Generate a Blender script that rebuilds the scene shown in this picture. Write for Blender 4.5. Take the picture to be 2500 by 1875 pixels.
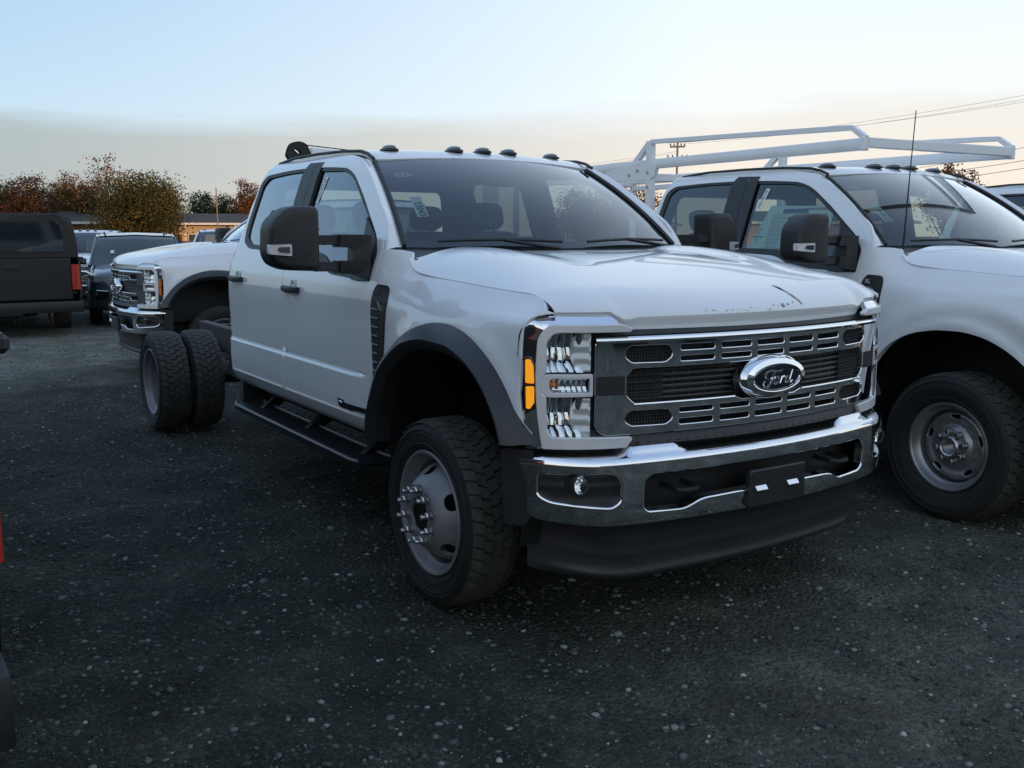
import bpy, bmesh, math, random
import numpy as np
from mathutils import Vector, Matrix
from mathutils.geometry import delaunay_2d_cdt

random.seed(7); rng = np.random.default_rng(7)
R = math.radians
for o in list(bpy.data.objects): bpy.data.objects.remove(o)
sc = bpy.context.scene
COL = sc.collection

# ------------------------------------------------------------------ camera
cam_d = bpy.data.cameras.new('camera'); cam = bpy.data.objects.new('camera', cam_d)
COL.objects.link(cam); sc.camera = cam
cam_d.sensor_width = 36.0; cam_d.sensor_fit = 'HORIZONTAL'
cam_d.lens = 36.0*2360.04/2500.0
cam_d.clip_start = 0.05; cam_d.clip_end = 3000
yaw, pitch = R(147.278), R(8.788)
fw = Vector((math.cos(yaw)*math.cos(pitch), math.sin(yaw)*math.cos(pitch), -math.sin(pitch)))
cam.location = (3.581, -2.927, 1.588)
cam.rotation_euler = fw.to_track_quat('-Z', 'Y').to_euler()

# ------------------------------------------------------------------ world
SUN_YAW, SUN_EL = R(22), R(4.2)
w = bpy.data.worlds.new('World'); sc.world = w; w.use_nodes = True
nt = w.node_tree; nt.nodes.clear()
def wn(t, **k):
    n = nt.nodes.new(t)
    for a, b in k.items(): setattr(n, a, b)
    return n
out = wn('ShaderNodeOutputWorld'); bg = wn('ShaderNodeBackground')
nt.links.new(bg.outputs[0], out.inputs[0]); bg.inputs[1].default_value = 1.0
sky = wn('ShaderNodeTexSky', sky_type='NISHITA', sun_disc=False)
sky.sun_elevation = SUN_EL; sky.sun_rotation = R(90)-SUN_YAW
sky.air_density = 1.0; sky.dust_density = 1.2; sky.ozone_density = 2.2
def wmath(op, a, b=None, c=None, clamp=False):
    n = wn('ShaderNodeMath', operation=op, use_clamp=clamp)
    for i, v in enumerate((a, b, c)):
        if v is None: continue
        if isinstance(v, (int, float)): n.inputs[i].default_value = v
        else: nt.links.new(v, n.inputs[i])
    return n.outputs[0]
def wmix(fac, a, b, blend='MIX'):
    n = wn('ShaderNodeMix', data_type='RGBA', blend_type=blend)
    for s, v in ((n.inputs[0], fac), (n.inputs[6], a), (n.inputs[7], b)):
        if isinstance(v, (int, float)): s.default_value = v
        elif isinstance(v, tuple): s.default_value = (*v, 1)
        else: nt.links.new(v, s)
    return n.outputs[2]
tc = wn('ShaderNodeTexCoord'); sep = wn('ShaderNodeSeparateXYZ')
nt.links.new(tc.outputs['Generated'], sep.inputs[0])
X, Y, Z = sep.outputs
elev = wmath('ARCSINE', Z)                                   # radians
hl = wmath('SQRT', wmath('ADD', wmath('MULTIPLY', X, X), wmath('ADD', wmath('MULTIPLY', Y, Y), 1e-5)))
cosaz = wmath('DIVIDE', wmath('ADD', wmath('MULTIPLY', X, math.cos(SUN_YAW)), wmath('MULTIPLY', Y, math.sin(SUN_YAW))), hl)
az = wmath('MULTIPLY_ADD', cosaz, 0.5, 0.5)                  # 1 toward the sun, 0 opposite
azs0 = wmath('MULTIPLY_ADD', az, 3.0, -.12, clamp=True)
# cloud and haze layer low over the horizon with soft streaks
mp = wn('ShaderNodeMapping'); mp.inputs['Scale'].default_value = (1.6, 1.6, 14.0)
nt.links.new(tc.outputs['Generated'], mp.inputs[0])
nz = wn('ShaderNodeTexNoise'); nz.inputs['Scale'].default_value = 2.2; nz.inputs['Detail'].default_value = 6; nz.inputs['Roughness'].default_value = .55
nt.links.new(mp.outputs[0], nz.inputs['Vector'])
nz2 = wn('ShaderNodeTexNoise'); nz2.inputs['Scale'].default_value = 1.1; nz2.inputs['Detail'].default_value = 3
mp2 = wn('ShaderNodeMapping'); mp2.inputs['Scale'].default_value = (2.0, 2.0, 5.0); nt.links.new(tc.outputs['Generated'], mp2.inputs[0]); nt.links.new(mp2.outputs[0], nz2.inputs['Vector'])
edge = wmath('ADD', wmath('MULTIPLY_ADD', nz.outputs[0], .075, wmath('MULTIPLY_ADD', azs0, .035, .040)), wmath('MULTIPLY', nz2.outputs[0], .03))
band = wmath('DIVIDE', wmath('SUBTRACT', edge, elev), .016)
band = wmath('SMOOTHSTEP', band, 0, 1) if False else wmath('MULTIPLY_ADD', band, .5, .5, clamp=True)
# clear sky gradient: pale and bright low, bluer higher up, brighter toward the sun side
t_el = wmath('DIVIDE', elev, R(60), clamp=True)
t_lo = wmath('DIVIDE', elev, R(16), clamp=True)
azs = wmath('MULTIPLY_ADD', az, 3.8, -.12, clamp=True)
low = wmix(azs, (.68, .84, .90), (1.06, 1.05, 1.02))
hig = wmix(azs, (.35, .60, .86), (1.0, 1.12, 1.16))
clear = wmix(t_lo, low, hig)
clear = wmix(t_el, clear, (.34, .49, .78))
nish = wmix(1.0, sky.outputs[0], (.10, .10, .10), 'MULTIPLY')
clear = wmix(.12, clear, nish)
haze_hi = wmix(azs, (.34, .41, .42), (.78, .76, .71))
haze_lo = wmix(azs, (.36, .39, .385), (.90, .74, .57))
haze = wmix(wmath('DIVIDE', elev, R(7), clamp=True), haze_lo, haze_hi)
col = wmix(wmath('MULTIPLY', band, .88), clear, haze)
below = wmath('MULTIPLY_ADD', elev, 40.0, 1.0, clamp=True)
col = wmix(below, (.05, .05, .05), col)
nt.links.new(col, bg.inputs[0])

# ------------------------------------------------------------------ sun
sd = bpy.data.lights.new('sun', 'SUN'); sd.energy = 2.9; sd.angle = R(.6); sd.color = (1.0, .56, .26)
so = bpy.data.objects.new('sun', sd); COL.objects.link(so)
sdir = Vector((math.cos(SUN_YAW)*math.cos(SUN_EL), math.sin(SUN_YAW)*math.cos(SUN_EL), math.sin(SUN_EL)))
so.rotation_euler = sdir.to_track_quat('Z', 'Y').to_euler(); so.location = sdir*60

sc.view_settings.view_transform = 'Standard'; sc.view_settings.look = 'None'
sc.view_settings.exposure = 0.2; sc.view_settings.gamma = 1.0

# ------------------------------------------------------------------ materials
MAT = {}
def mat(name, base=(.5,.5,.5), rough=.5, metal=0., coat=0., spec=.5, emit=None, estr=0., noise=None, bump=None, trans=0.):
    m = bpy.data.materials.new(name); m.use_nodes = True; t = m.node_tree; b = t.nodes['Principled BSDF']
    b.inputs['Base Color'].default_value = (*base, 1); b.inputs['Roughness'].default_value = rough
    b.inputs['Metallic'].default_value = metal; b.inputs['Coat Weight'].default_value = coat
    b.inputs['Coat Roughness'].default_value = .04; b.inputs['Specular IOR Level'].default_value = spec
    b.inputs['Transmission Weight'].default_value = trans
    if emit: b.inputs['Emission Color'].default_value = (*emit, 1); b.inputs['Emission Strength'].default_value = estr
    if noise or bump:
        tcn = t.nodes.new('ShaderNodeTexCoord')
    if noise:   # (scale, amount, roughness amount)
        n = t.nodes.new('ShaderNodeTexNoise'); n.inputs['Scale'].default_value = noise[0]; n.inputs['Detail'].default_value = 5
        t.links.new(tcn.outputs['Object'], n.inputs['Vector'])
        r = t.nodes.new('ShaderNodeValToRGB'); a = noise[1]
        r.color_ramp.elements[0].position = .3; r.color_ramp.elements[1].position = .7
        r.color_ramp.elements[0].color = tuple(max(0, c*(1-a)) for c in base)+(1,)
        r.color_ramp.elements[1].color = tuple(min(1, c*(1+a)) for c in base)+(1,)
        t.links.new(n.outputs[0], r.inputs[0]); t.links.new(r.outputs[0], b.inputs['Base Color'])
        if len(noise) > 2:
            mm = t.nodes.new('ShaderNodeMath'); mm.operation = 'MULTIPLY_ADD'; mm.inputs[1].default_value = noise[2]; mm.inputs[2].default_value = rough-noise[2]*.5
            t.links.new(n.outputs[0], mm.inputs[0]); t.links.new(mm.outputs[0], b.inputs['Roughness'])
    if bump:    # (scale, strength, distance)
        n2 = t.nodes.new('ShaderNodeTexNoise'); n2.inputs['Scale'].default_value = bump[0]; n2.inputs['Detail'].default_value = 4
        t.links.new(tcn.outputs['Object'], n2.inputs['Vector'])
        bp = t.nodes.new('ShaderNodeBump'); bp.inputs['Strength'].default_value = bump[1]; bp.inputs['Distance'].default_value = bump[2]
        t.links.new(n2.outputs[0], bp.inputs['Height']); t.links.new(bp.outputs[0], b.inputs['Normal'])
    MAT[name] = m
    return m
def glass_mat(name, tint, refl=1.0):
    m = bpy.data.materials.new(name); m.use_nodes = True; t = m.node_tree; t.nodes.clear()
    o = t.nodes.new('ShaderNodeOutputMaterial'); mx = t.nodes.new('ShaderNodeMixShader')
    tr = t.nodes.new('ShaderNodeBsdfTransparent'); tr.inputs[0].default_value = (*tint, 1)
    gl = t.nodes.new('ShaderNodeBsdfGlossy'); gl.inputs['Roughness'].default_value = .015; gl.inputs[0].default_value = (.95, .97, 1, 1)
    ge = t.nodes.new('ShaderNodeNewGeometry'); dt = t.nodes.new('ShaderNodeVectorMath'); dt.operation = 'DOT_PRODUCT'
    t.links.new(ge.outputs['Normal'], dt.inputs[0]); t.links.new(ge.outputs['Incoming'], dt.inputs[1])
    def mt(op, a_, b_, c_=None):   # Schlick reflectance, same from either side of the pane
        n = t.nodes.new('ShaderNodeMath'); n.operation = op
        for i, v in enumerate((a_, b_, c_)):
            if v is None: continue
            if isinstance(v, (int, float)): n.inputs[i].default_value = v
            else: t.links.new(v, n.inputs[i])
        return n.outputs[0]
    cosv = mt('ABSOLUTE', dt.outputs['Value'], 0); p5 = mt('POWER', mt('SUBTRACT', 1.0, cosv), 5.0)
    fres = mt('MINIMUM', mt('MULTIPLY', mt('MULTIPLY_ADD', p5, .957, .043), 1.75*refl), 1.0)
    t.links.new(fres, mx.inputs[0])
    t.links.new(tr.outputs[0], mx.inputs[1]); t.links.new(gl.outputs[0], mx.inputs[2]); t.links.new(mx.outputs[0], o.inputs[0])
    MAT[name] = m; return m
mat('white_paint', (.76, .775, .79), .32, coat=1.0, noise=(1.3, .015, .05))
mat('black_paint', (.006, .0078, .0075), .55, coat=.12, noise=(2, .1))
mat('slate_paint', (.022, .032, .042), .3, coat=1.0, noise=(2, .1))
mat('silver_paint', (.30, .32, .34), .3, metal=.5, coat=1.0, noise=(2, .05))
mat('satin_silver', (.72, .72, .73), .34, metal=.25, noise=(6, .03))
mat('chrome', (.82, .83, .85), .035, metal=1.0, noise=(9, .03, .025))
mat('black_plastic', (.016, .017, .018), .48, noise=(25, .15, .12), bump=(420, .12, .002))
mat('flare_plastic', (.022, .023, .026), .44, noise=(9, .12, .1), bump=(420, .15, .002))
mat('gloss_black', (.008, .008, .009), .12)
mat('rubber', (.013, .013, .013), .72, noise=(14, .25, .1), bump=(90, .15, .004))
mat('tread_rubber', (.040, .041, .035), .85, noise=(18, .35, .1), bump=(120, .3, .004))
mat('rim_steel', (.20, .20, .215), .45, metal=.2, noise=(12, .12, .12))
mat('rim_steel_bright', (.30, .31, .315), .38, metal=.7, noise=(12, .12, .12))
mat('nut_steel', (.45, .46, .47), .28, metal=.9, noise=(60, .2))
mat('dark_steel', (.014, .014, .014), .55, metal=.2, noise=(14, .3, .1))
mat('interior', (.022, .023, .026), .75, noise=(30, .2))
mat('seat_cloth', (.050, .053, .058), .85, noise=(60, .3))
mat('seat_plastic_wrap', (.16, .18, .18), .15)
mat('headliner', (.17, .18, .18), .9)
mat('amber', (.90, .34, .015), .2, coat=1.0, emit=(1, .36, .015), estr=.55)
mat('amber_off', (.60, .16, .012), .25, coat=1.0)
mat('amber_bezel', (.045, .012, .008), .3)
mat('red_lamp', (.42, .035, .018), .22, coat=1.0)
mat('ford_blue', (.006, .008, .016), .15, coat=1.0)
mat('sticker_paper', (.52, .66, .62), .6, noise=(60, .06))
mat('sticker_white', (.70, .74, .74), .6, noise=(60, .06))
mat('sticker_ink', (.015, .02, .03), .6)
mat('sticker_grey', (.22, .24, .25), .6)
mat('sticker_blue', (.03, .07, .17), .6)
mat('rust_stain', (.05, .026, .02), .8, noise=(80, .5))
mat('scuff', (.34, .23, .20), .7, noise=(90, .4))
mat('stain_streak', (.33, .24, .18), .7, noise=(60, .4))
mat('grille_dark', (.006, .007, .0075), .5)
glass_mat('windshield_glass', (.50, .58, .57), 1.15)
glass_mat('door_glass', (.60, .68, .65), 1.25)
glass_mat('privacy_glass', (.20, .23, .23), 1.35)
glass_mat('lamp_glass', (.93, .95, .95), .8)

# ------------------------------------------------------------------ mesh helpers
class Pchip:
    def __init__(s, xs, ys):
        s.x = np.array(xs, float); s.y = np.array(ys, float); h = np.diff(s.x); d = np.diff(s.y)/h
        m = np.zeros_like(s.y); m[0] = d[0]; m[-1] = d[-1]
        for i in range(1, len(s.x)-1):
            if d[i-1]*d[i] > 0:
                w1 = 2*h[i]+h[i-1]; w2 = h[i]+2*h[i-1]; m[i] = (w1+w2)/(w1/d[i-1]+w2/d[i])
        s.m = m
    def __call__(s, q):
        q = np.asarray(q, float); qc = np.clip(q, s.x[0], s.x[-1])
        i = np.clip(np.searchsorted(s.x, qc, side='right')-1, 0, len(s.x)-2)
        h = s.x[i+1]-s.x[i]; t = (qc-s.x[i])/h
        r = (2*t**3-3*t**2+1)*s.y[i]+(t**3-2*t**2+t)*h*s.m[i]+(-2*t**3+3*t**2)*s.y[i+1]+(t**3-t**2)*h*s.m[i+1]
        return r+np.where(q < s.x[0], (q-s.x[0])*s.m[0], 0)+np.where(q > s.x[-1], (q-s.x[-1])*s.m[-1], 0)
def sst(t):
    t = np.clip(t, 0, 1); return t*t*(3-2*t)

def link(name, me, m, parent=None):
    if m is not None: me.materials.append(MAT[m] if isinstance(m, str) else m)
    o = bpy.data.objects.new(name, me); COL.objects.link(o)
    if parent is not None: o.parent = parent
    return o
def empty(name, loc=(0,0,0), rz=0, label=None, cat=None, group=None):
    o = bpy.data.objects.new(name, None); COL.objects.link(o); o.location = loc; o.rotation_euler = (0,0,rz)
    o.empty_display_size = .3
    tag(o, label, cat, group); return o
def tag(o, label=None, cat=None, group=None, kind=None):
    for k, v in (('label', label), ('category', cat), ('group', group), ('kind', kind)):
        if v: o[k] = v
    return o

def rpoly(pts, r=.02, n=4):
    """closed polygon with rounded corners; pts are (u,v) or (u,v,r)"""
    o = []; N = len(pts)
    for i in range(N):
        p = np.array(pts[i][:2], float); a = np.array(pts[i-1][:2], float); b = np.array(pts[(i+1) % N][:2], float)
        rr = pts[i][2] if len(pts[i]) > 2 else r
        la, lb = np.linalg.norm(a-p), np.linalg.norm(b-p); rr = min(rr, la*.45, lb*.45)
        if rr < 1e-5: o.append(tuple(p)); continue
        p0 = p+(a-p)/la*rr; p1 = p+(b-p)/lb*rr
        for k in range(n+1):
            t = k/n; q = (1-t)**2*p0+2*t*(1-t)*p+t*t*p1; o.append(tuple(q))
    return o
def resample(poly, d):
    o = []
    for i in range(len(poly)):
        a = np.array(poly[i]); b = np.array(poly[(i+1) % len(poly)]); L = np.linalg.norm(b-a); n = max(1, int(math.ceil(L/d)))
        for k in range(n): o.append(tuple(a+(b-a)*k/n))
    q = [o[0]]
    for p in o[1:]:
        if math.hypot(p[0]-q[-1][0], p[1]-q[-1][1]) > 1e-5: q.append(p)
    if math.hypot(q[0][0]-q[-1][0], q[0][1]-q[-1][1]) < 1e-5: q.pop()
    return q
def inside(P, poly):
    x, y = P[:, 0], P[:, 1]; r = np.zeros(len(P), bool); n = len(poly)
    for i in range(n):
        x1, y1 = poly[i]; x2, y2 = poly[(i+1) % n]
        if y1 == y2: continue
        c = ((y1 > y) != (y2 > y)); xi = (x2-x1)*(y-y1)/(y2-y1)+x1
        r ^= c & (x < xi)
    return r
def dist_poly(P, poly):
    d = np.full(len(P), 1e9)
    for i in range(len(poly)):
        a = np.array(poly[i]); b = np.array(poly[(i+1) % len(poly)]); ab = b-a; L = ab@ab+1e-12
        t = np.clip(((P-a)@ab)/L, 0, 1); q = a+t[:, None]*ab; d = np.minimum(d, np.hypot(*(P-q).T))
    return d

def panel(name, f, outer, holes=(), d=.04, dv=None, extra_v=(), m='white_paint', parent=None, flange=.014, bevel=.0025, out=None, flange_hole=None, ref=(0,0,0), flat=False):
    """trimmed patch of the surface f(u,v); edges folded inward by flange; out(P,N)-> keep normals pointing away from ref"""
    dv = dv or d
    outer = resample(outer, d); holes = [resample(h, d*.8) for h in holes]
    oa = np.array(outer)
    us = np.arange(oa[:, 0].min()-d*.5, oa[:, 0].max()+d, d); vs = np.arange(oa[:, 1].min(), oa[:, 1].max()+dv, dv)
    if len(extra_v): vs = np.unique(np.concatenate([vs, np.array(extra_v)]))
    G = np.array([(u, v) for u in us for v in vs]) if len(us)*len(vs) else np.zeros((0, 2))
    if len(G):
        k = inside(G, outer)
        for h in holes: k &= ~inside(G, h)
        G = G[k]
    if len(G):
        md = min(d, dv)*.4; k = dist_poly(G, outer) > md
        for h in holes: k &= dist_poly(G, h) > md
        G = G[k]
    pts = [Vector(p) for p in outer]; edges = [(i, (i+1) % len(outer)) for i in range(len(outer))]
    loops = [list(range(len(outer)))]
    for h in holes:
        b = len(pts); pts += [Vector(p) for p in h]; edges += [(b+i, b+(i+1) % len(h)) for i in range(len(h))]; loops.append(list(range(b, b+len(h))))
    pts += [Vector((float(g[0]), float(g[1]))) for g in G]
    vv, ee, ff, vo, eo, fo = delaunay_2d_cdt(pts, edges, [], 4, 1e-7)
    UV = np.array([(p.x, p.y) for p in vv])
    ok = np.ones(len(ff), bool)
    if holes:   # guard: drop faces whose centre lies in a hole
        C = np.array([UV[list(t)].mean(0) for t in ff]); 
        for h in holes: ok &= ~inside(C, h)
    ff = [tuple(t) for t, k in zip(ff, ok) if k]
    mapv = {}
    for new, olds in enumerate(vo):
        for old in olds: mapv[old] = new
    e = 1e-4
    P = f(UV[:, 0], UV[:, 1]); du = f(UV[:, 0]+e, UV[:, 1])-f(UV[:, 0]-e, UV[:, 1]); dw = f(UV[:, 0], UV[:, 1]+e)-f(UV[:, 0], UV[:, 1]-e)
    N = np.cross(du, dw); N /= np.linalg.norm(N, axis=1, keepdims=True)+1e-12
    c = P.mean(0)-np.array(ref); nm = N.mean(0)
    flip = (nm@c) < 0
    if flip: N = -N
    V = [tuple(p) for p in P]; F = []; NN = [tuple(n) for n in N]
    # winding consistent with N
    for t in ff:
        a, b, cc = P[t[0]], P[t[1]], P[t[2]]; fn = np.cross(b-a, cc-a)
        F.append(t if fn@N[t[0]] > 0 else t[::-1])
    duh = du/(np.linalg.norm(du, axis=1, keepdims=True)+1e-12); dwh = dw/(np.linalg.norm(dw, axis=1, keepdims=True)+1e-12)
    su = np.linalg.norm(du, axis=1)+1e-12; sv = np.linalg.norm(dw, axis=1)+1e-12
    for li, L in enumerate(loops):
        fl = flange if li == 0 else (flange if flange_hole is None else flange_hole)
        if fl <= 0: continue
        idx = [mapv[i] for i in L if i in mapv]; n = len(idx); base = len(V); bv = min(bevel, fl*.6)
        q = UV[idx]; area = .5*np.sum(q[:, 0]*np.roll(q[:, 1], -1)-np.roll(q[:, 0], -1)*q[:, 1]); sg = (1 if area > 0 else -1)*(1 if li == 0 else -1)
        for k in range(n):
            i = idx[k]; tu = UV[idx[(k+1) % n]]-UV[idx[k-1]]; ou, ov = tu[1]*sg*sv[i]/su[i], -tu[0]*sg*su[i]/sv[i]
            lat = duh[i]*(tu[1]*sg*sv[i])+dwh[i]*(-tu[0]*sg*su[i]); lat -= N[i]*(lat@N[i]); lat /= np.linalg.norm(lat)+1e-12
            p = P[i]; nn = N[i]; dia = (nn+lat)*.7071
            V.append(tuple(p)); NN.append(tuple(nn)); V.append(tuple(p+lat*bv*.7-nn*bv*.3)); NN.append(tuple(dia)); V.append(tuple(p+lat*bv-nn*bv)); NN.append(tuple(lat)); V.append(tuple(p+lat*bv-nn*fl)); NN.append(tuple(lat))
        fb = len(F)
        for k in range(n):
            a = base+4*k; b = base+4*((k+1) % n)
            for r_ in range(3): F.append((a+r_, b+r_, b+r_+1, a+r_+1))
        A, B, C2 = (np.array(V[F[fb+1][i]]) for i in range(3)); fn = np.cross(B-A, C2-A)
        if fn@np.array(NN[F[fb+1][0]]) < 0:
            for j in range(fb, len(F)): F[j] = F[j][::-1]
    me = bpy.data.meshes.new(name); me.from_pydata(V, [], F)
    me.validate(verbose=False)
    if not flat:
        me.shade_smooth()
        if len(me.vertices) == len(NN): me.normals_split_custom_set_from_vertices(NN)
    return link(name, me, m, parent)

class MB:
    def __init__(s): s.v = []; s.f = []
    def add(s, v, f):
        b = len(s.v); s.v += [tuple(float(c) for c in p) for p in v]; s.f += [tuple(b+i for i in t) for t in f]; return s
    def hull(s, pts):
        bm = bmesh.new()
        for p in pts: bm.verts.new(p)
        r = bmesh.ops.convex_hull(bm, input=bm.verts)
        for g in r['geom_interior']+r['geom_unused']:
            if isinstance(g, bmesh.types.BMVert) and g.is_valid and not g.link_faces: bm.verts.remove(g)
        bmesh.ops.recalc_face_normals(bm, faces=bm.faces)
        bmesh.ops.dissolve_limit(bm, angle_limit=R(1), verts=bm.verts, edges=bm.edges)
        bm.verts.index_update(); s.add([v.co for v in bm.verts], [[v.index for v in f.verts] for f in bm.faces]); bm.free(); return s
    def box(s, x0, x1, y0, y1, z0, z1, b=.006, M=None):
        b = min(b, abs(x1-x0)*.3, abs(y1-y0)*.3, abs(z1-z0)*.3)
        pts = []
        for sx in (0, 1):
            for sy in (0, 1):
                for sz in (0, 1):
                    c = [(x0, x1)[sx], (y0, y1)[sy], (z0, z1)[sz]]; dd = [b if k == 0 else -b for k in (sx, sy, sz)]
                    for a in range(3):
                        p = [c[i]+(0 if i == a else dd[i]) for i in range(3)]; pts.append(p)
        if M is not None: pts = [M @ Vector(p) for p in pts]
        return s.hull(pts)
    def blob(s, c, r, e=.35, n=16, k=10, M=None):
        v = []; sp = lambda t, q: math.copysign(abs(t)**q, t)
        for i in range(k+1):
            a = -math.pi/2+math.pi*i/k
            for j in range(n):
                b = 2*math.pi*j/n; p = Vector((c[0]+r[0]*sp(math.cos(a), e)*sp(math.cos(b), e), c[1]+r[1]*sp(math.cos(a), e)*sp(math.sin(b), e), c[2]+r[2]*sp(math.sin(a), e)))
                v.append(M @ p if M is not None else p)
        return s.add(v, [(i*n+j, i*n+(j+1) % n, (i+1)*n+(j+1) % n, (i+1)*n+j) for i in range(k) for j in range(n)])
    def loft(s, rings, closed=True, cap=True):
        n = len(rings[0]); v = [p for r in rings for p in r]; f = []
        for i in range(len(rings)-1):
            for k in range(n if closed else n-1):
                a = i*n+k; b = i*n+(k+1) % n; f.append((a, b, b+n, a+n))
        if cap and closed: f.append(tuple(range(n-1, -1, -1))); f.append(tuple((len(rings)-1)*n+k for k in range(n)))
        return s.add(v, f)
    def tube(s, path, r, n=8, cap=True, flat=1.0):
        P = [Vector(p) for p in path]; rings = []; up = Vector((0, 0, 1)); prev = None
        for i, p in enumerate(P):
            t = (P[min(i+1, len(P)-1)]-P[max(i-1, 0)]).normalized()
            if prev is None: a = t.cross(up) if abs(t.z) < .9 else t.cross(Vector((1, 0, 0)))
            else: a = prev-t*prev.dot(t)
            a.normalize(); prev = a; b = t.cross(a)
            rr = r[i] if isinstance(r, (list, tuple)) else r
            rings.append([p+a*(rr*math.cos(2*math.pi*k/n))+b*(rr*flat*math.sin(2*math.pi*k/n)) for k in range(n)])
        return s.loft(rings, True, cap)
    def sqtube(s, path, w, h):
        P = [Vector(p) for p in path]; rings = []
        for i, p in enumerate(P):
            t = (P[min(i+1, len(P)-1)]-P[max(i-1, 0)]).normalized()
            a = t.cross(Vector((0, 0, 1)))
            if a.length < .05: a = Vector((0, 1, 0))
            a.normalize(); b = a.cross(t).normalized()
            q = .15
            rings.append([p+a*(w*.5*sx)+b*(h*.5*sy) for sx, sy in ((1, 1-q), (1-q, 1), (-1+q, 1), (-1, 1-q), (-1, -1+q), (-1+q, -1), (1-q, -1), (1, -1+q))])
        return s.loft(rings, True, True)
    def lathe(s, prof, c=(0,0,0), axis='y', n=48, s2=1, closed=False):
        """prof: (r, h) ; axis direction h along axis*s2"""
        v = []; f = []
        for (r, h) in prof:
            for k in range(n):
                a = 2*math.pi*k/n; ca, sa = r*math.cos(a), r*math.sin(a); h2 = h*s2
                v.append((c[0]+ca, c[1]+h2, c[2]+sa) if axis == 'y' else ((c[0]+h2, c[1]+ca, c[2]+sa) if axis == 'x' else (c[0]+ca, c[1]+sa, c[2]+h2)))
        m = len(prof)
        for i in range(m-1+(1 if closed else 0)):
            for k in range(n):
                a = i*n+k; b = i*n+(k+1) % n; c2 = ((i+1) % m)*n+(k+1) % n; d2 = ((i+1) % m)*n+k
                f.append((a, b, c2, d2))
        return s.add(v, f)
    def disc(s, c, r, axis='y', n=24):
        v = []
        for k in range(n):
            a = 2*math.pi*k/n; p = [r*math.cos(a), r*math.sin(a)]
            v.append((c[0]+p[0], c[1], c[2]+p[1]) if axis == 'y' else ((c[0], c[1]+p[0], c[2]+p[1]) if axis == 'x' else (c[0]+p[0], c[1]+p[1], c[2])))
        return s.add(v, [tuple(range(n))])
    def build(s, name, m, parent=None, ang=32, mirror_y=False, merge=False, flat=False):
        V = [(x, -y, z) for x, y, z in s.v] if mirror_y else s.v
        F = [t[::-1] for t in s.f] if mirror_y else s.f
        me = bpy.data.meshes.new(name); me.from_pydata(V, [], F)
        bm = bmesh.new(); bm.from_mesh(me)
        if merge: bmesh.ops.remove_doubles(bm, verts=bm.verts, dist=1e-5)
        bmesh.ops.recalc_face_normals(bm, faces=bm.faces)
        bm.to_mesh(me); bm.free()
        if not flat:
            me.shade_smooth(); me.set_sharp_from_angle(angle=R(ang))
        return link(name, me, m, parent)
def text_mesh(txt, size, bold=0.0):
    cu = bpy.data.curves.new('t', 'FONT'); cu.body = txt; cu.size = size; cu.align_x = 'CENTER'; cu.align_y = 'CENTER'; cu.offset = bold; cu.extrude = 0.0; cu.resolution_u = 3
    o = bpy.data.objects.new('t', cu); COL.objects.link(o)
    dg = bpy.context.evaluated_depsgraph_get(); me = bpy.data.meshes.new_from_object(o.evaluated_get(dg))
    V = [tuple(v.co) for v in me.vertices]; F = [tuple(p.vertices) for p in me.polygons]
    bpy.data.objects.remove(o); bpy.data.curves.remove(cu); bpy.data.meshes.remove(me)
    return V, F
def dup(o, parent=None, skip=(), swap=None):
    c = o.copy(); COL.objects.link(c); c.parent = parent
    if swap and c.type == 'MESH' and len(c.material_slots):
        mm = c.material_slots[0].material
        if mm and mm.name in swap:
            c.material_slots[0].link = 'OBJECT'; c.material_slots[0].material = MAT[swap[mm.name]]
    for ch in list(o.children):
        if ch.name.split('.')[0] in skip: continue
        dup(ch, c, skip, swap)
    return c
# ================================================================== pickup cab: surfaces in metres, front axle at x=0, +x forward, +y driver side
BASE = Pchip([.58,.60,.64,.68,.75,.9,1.05,1.2,1.28,1.33,1.38,1.45,1.53,1.7,1.85,1.95,2.0,2.05],
             [.915,.945,.978,.994,1.0,1.0,1.003,1.006,1.004,.997,.985,.962,.932,.876,.825,.787,.757,.70])
FB = Pchip([.58,.8,1.0,1.15,1.22,1.28,1.33,1.38,1.42,1.47,1.53], [.975,1.0,1.005,1.006,1.002,.990,.969,.938,.908,.878,.845])
YPL = Pchip([.60,.65,.68,.70,.72,.735,.76], [1.03,1.010,.983,.958,.933,.913,.88])
XR = Pchip([.5,1.3,1.5,1.7,2.0,2.08], [-3.03,-3.03,-3.01,-2.96,-2.87,-2.83])
def side_y(x, z):
    x = np.asarray(x, float); z = np.asarray(z, float)
    zc = .905+0*x; kf = sst((-.70-x)/.22)
    yd = BASE(z)+.005*np.exp(-((z-.688)/.010)**2)+kf*(.009*sst((zc-z)/.018)-.011*np.exp(-((z-zc-.004)/.0055)**2))
    yf = FB(z)+.016*np.exp(-((np.hypot(x-.08, z-.60)-.64)/.07)**2)*sst((1.32-z)/.2)
    yf = yf-sst((z-1.27)/.07)*(.010+.036*sst((x-.1)/.55))
    wgt = sst((x+.66)/.36)
    y = yd*(1-wgt)+yf*wgt
    y = np.where(x > .60, np.minimum(y, YPL(x)), y)
    t = np.clip((XR(z)+.11-x)/.11, 0, .995)
    return y-.11*(1-np.sqrt(1-t*t))
def SIDE(s, off=0.):
    def f(x, z):
        x = np.asarray(x, float); z = np.asarray(z, float)
        return np.stack([x, s*(side_y(x, z)+off), z], -1)
    return f
def XF(y): y = np.abs(np.asarray(y, float)); return .93-.18*y*y-.09*np.clip((y-.7)/.3, 0, 2)**2.5
def FRONT(s=1, off=0.):
    def f(y, z):
        y = np.asarray(y, float); z = np.asarray(z, float)
        return np.stack([XF(y)+off, s*y, z], -1)
    return f
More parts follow.
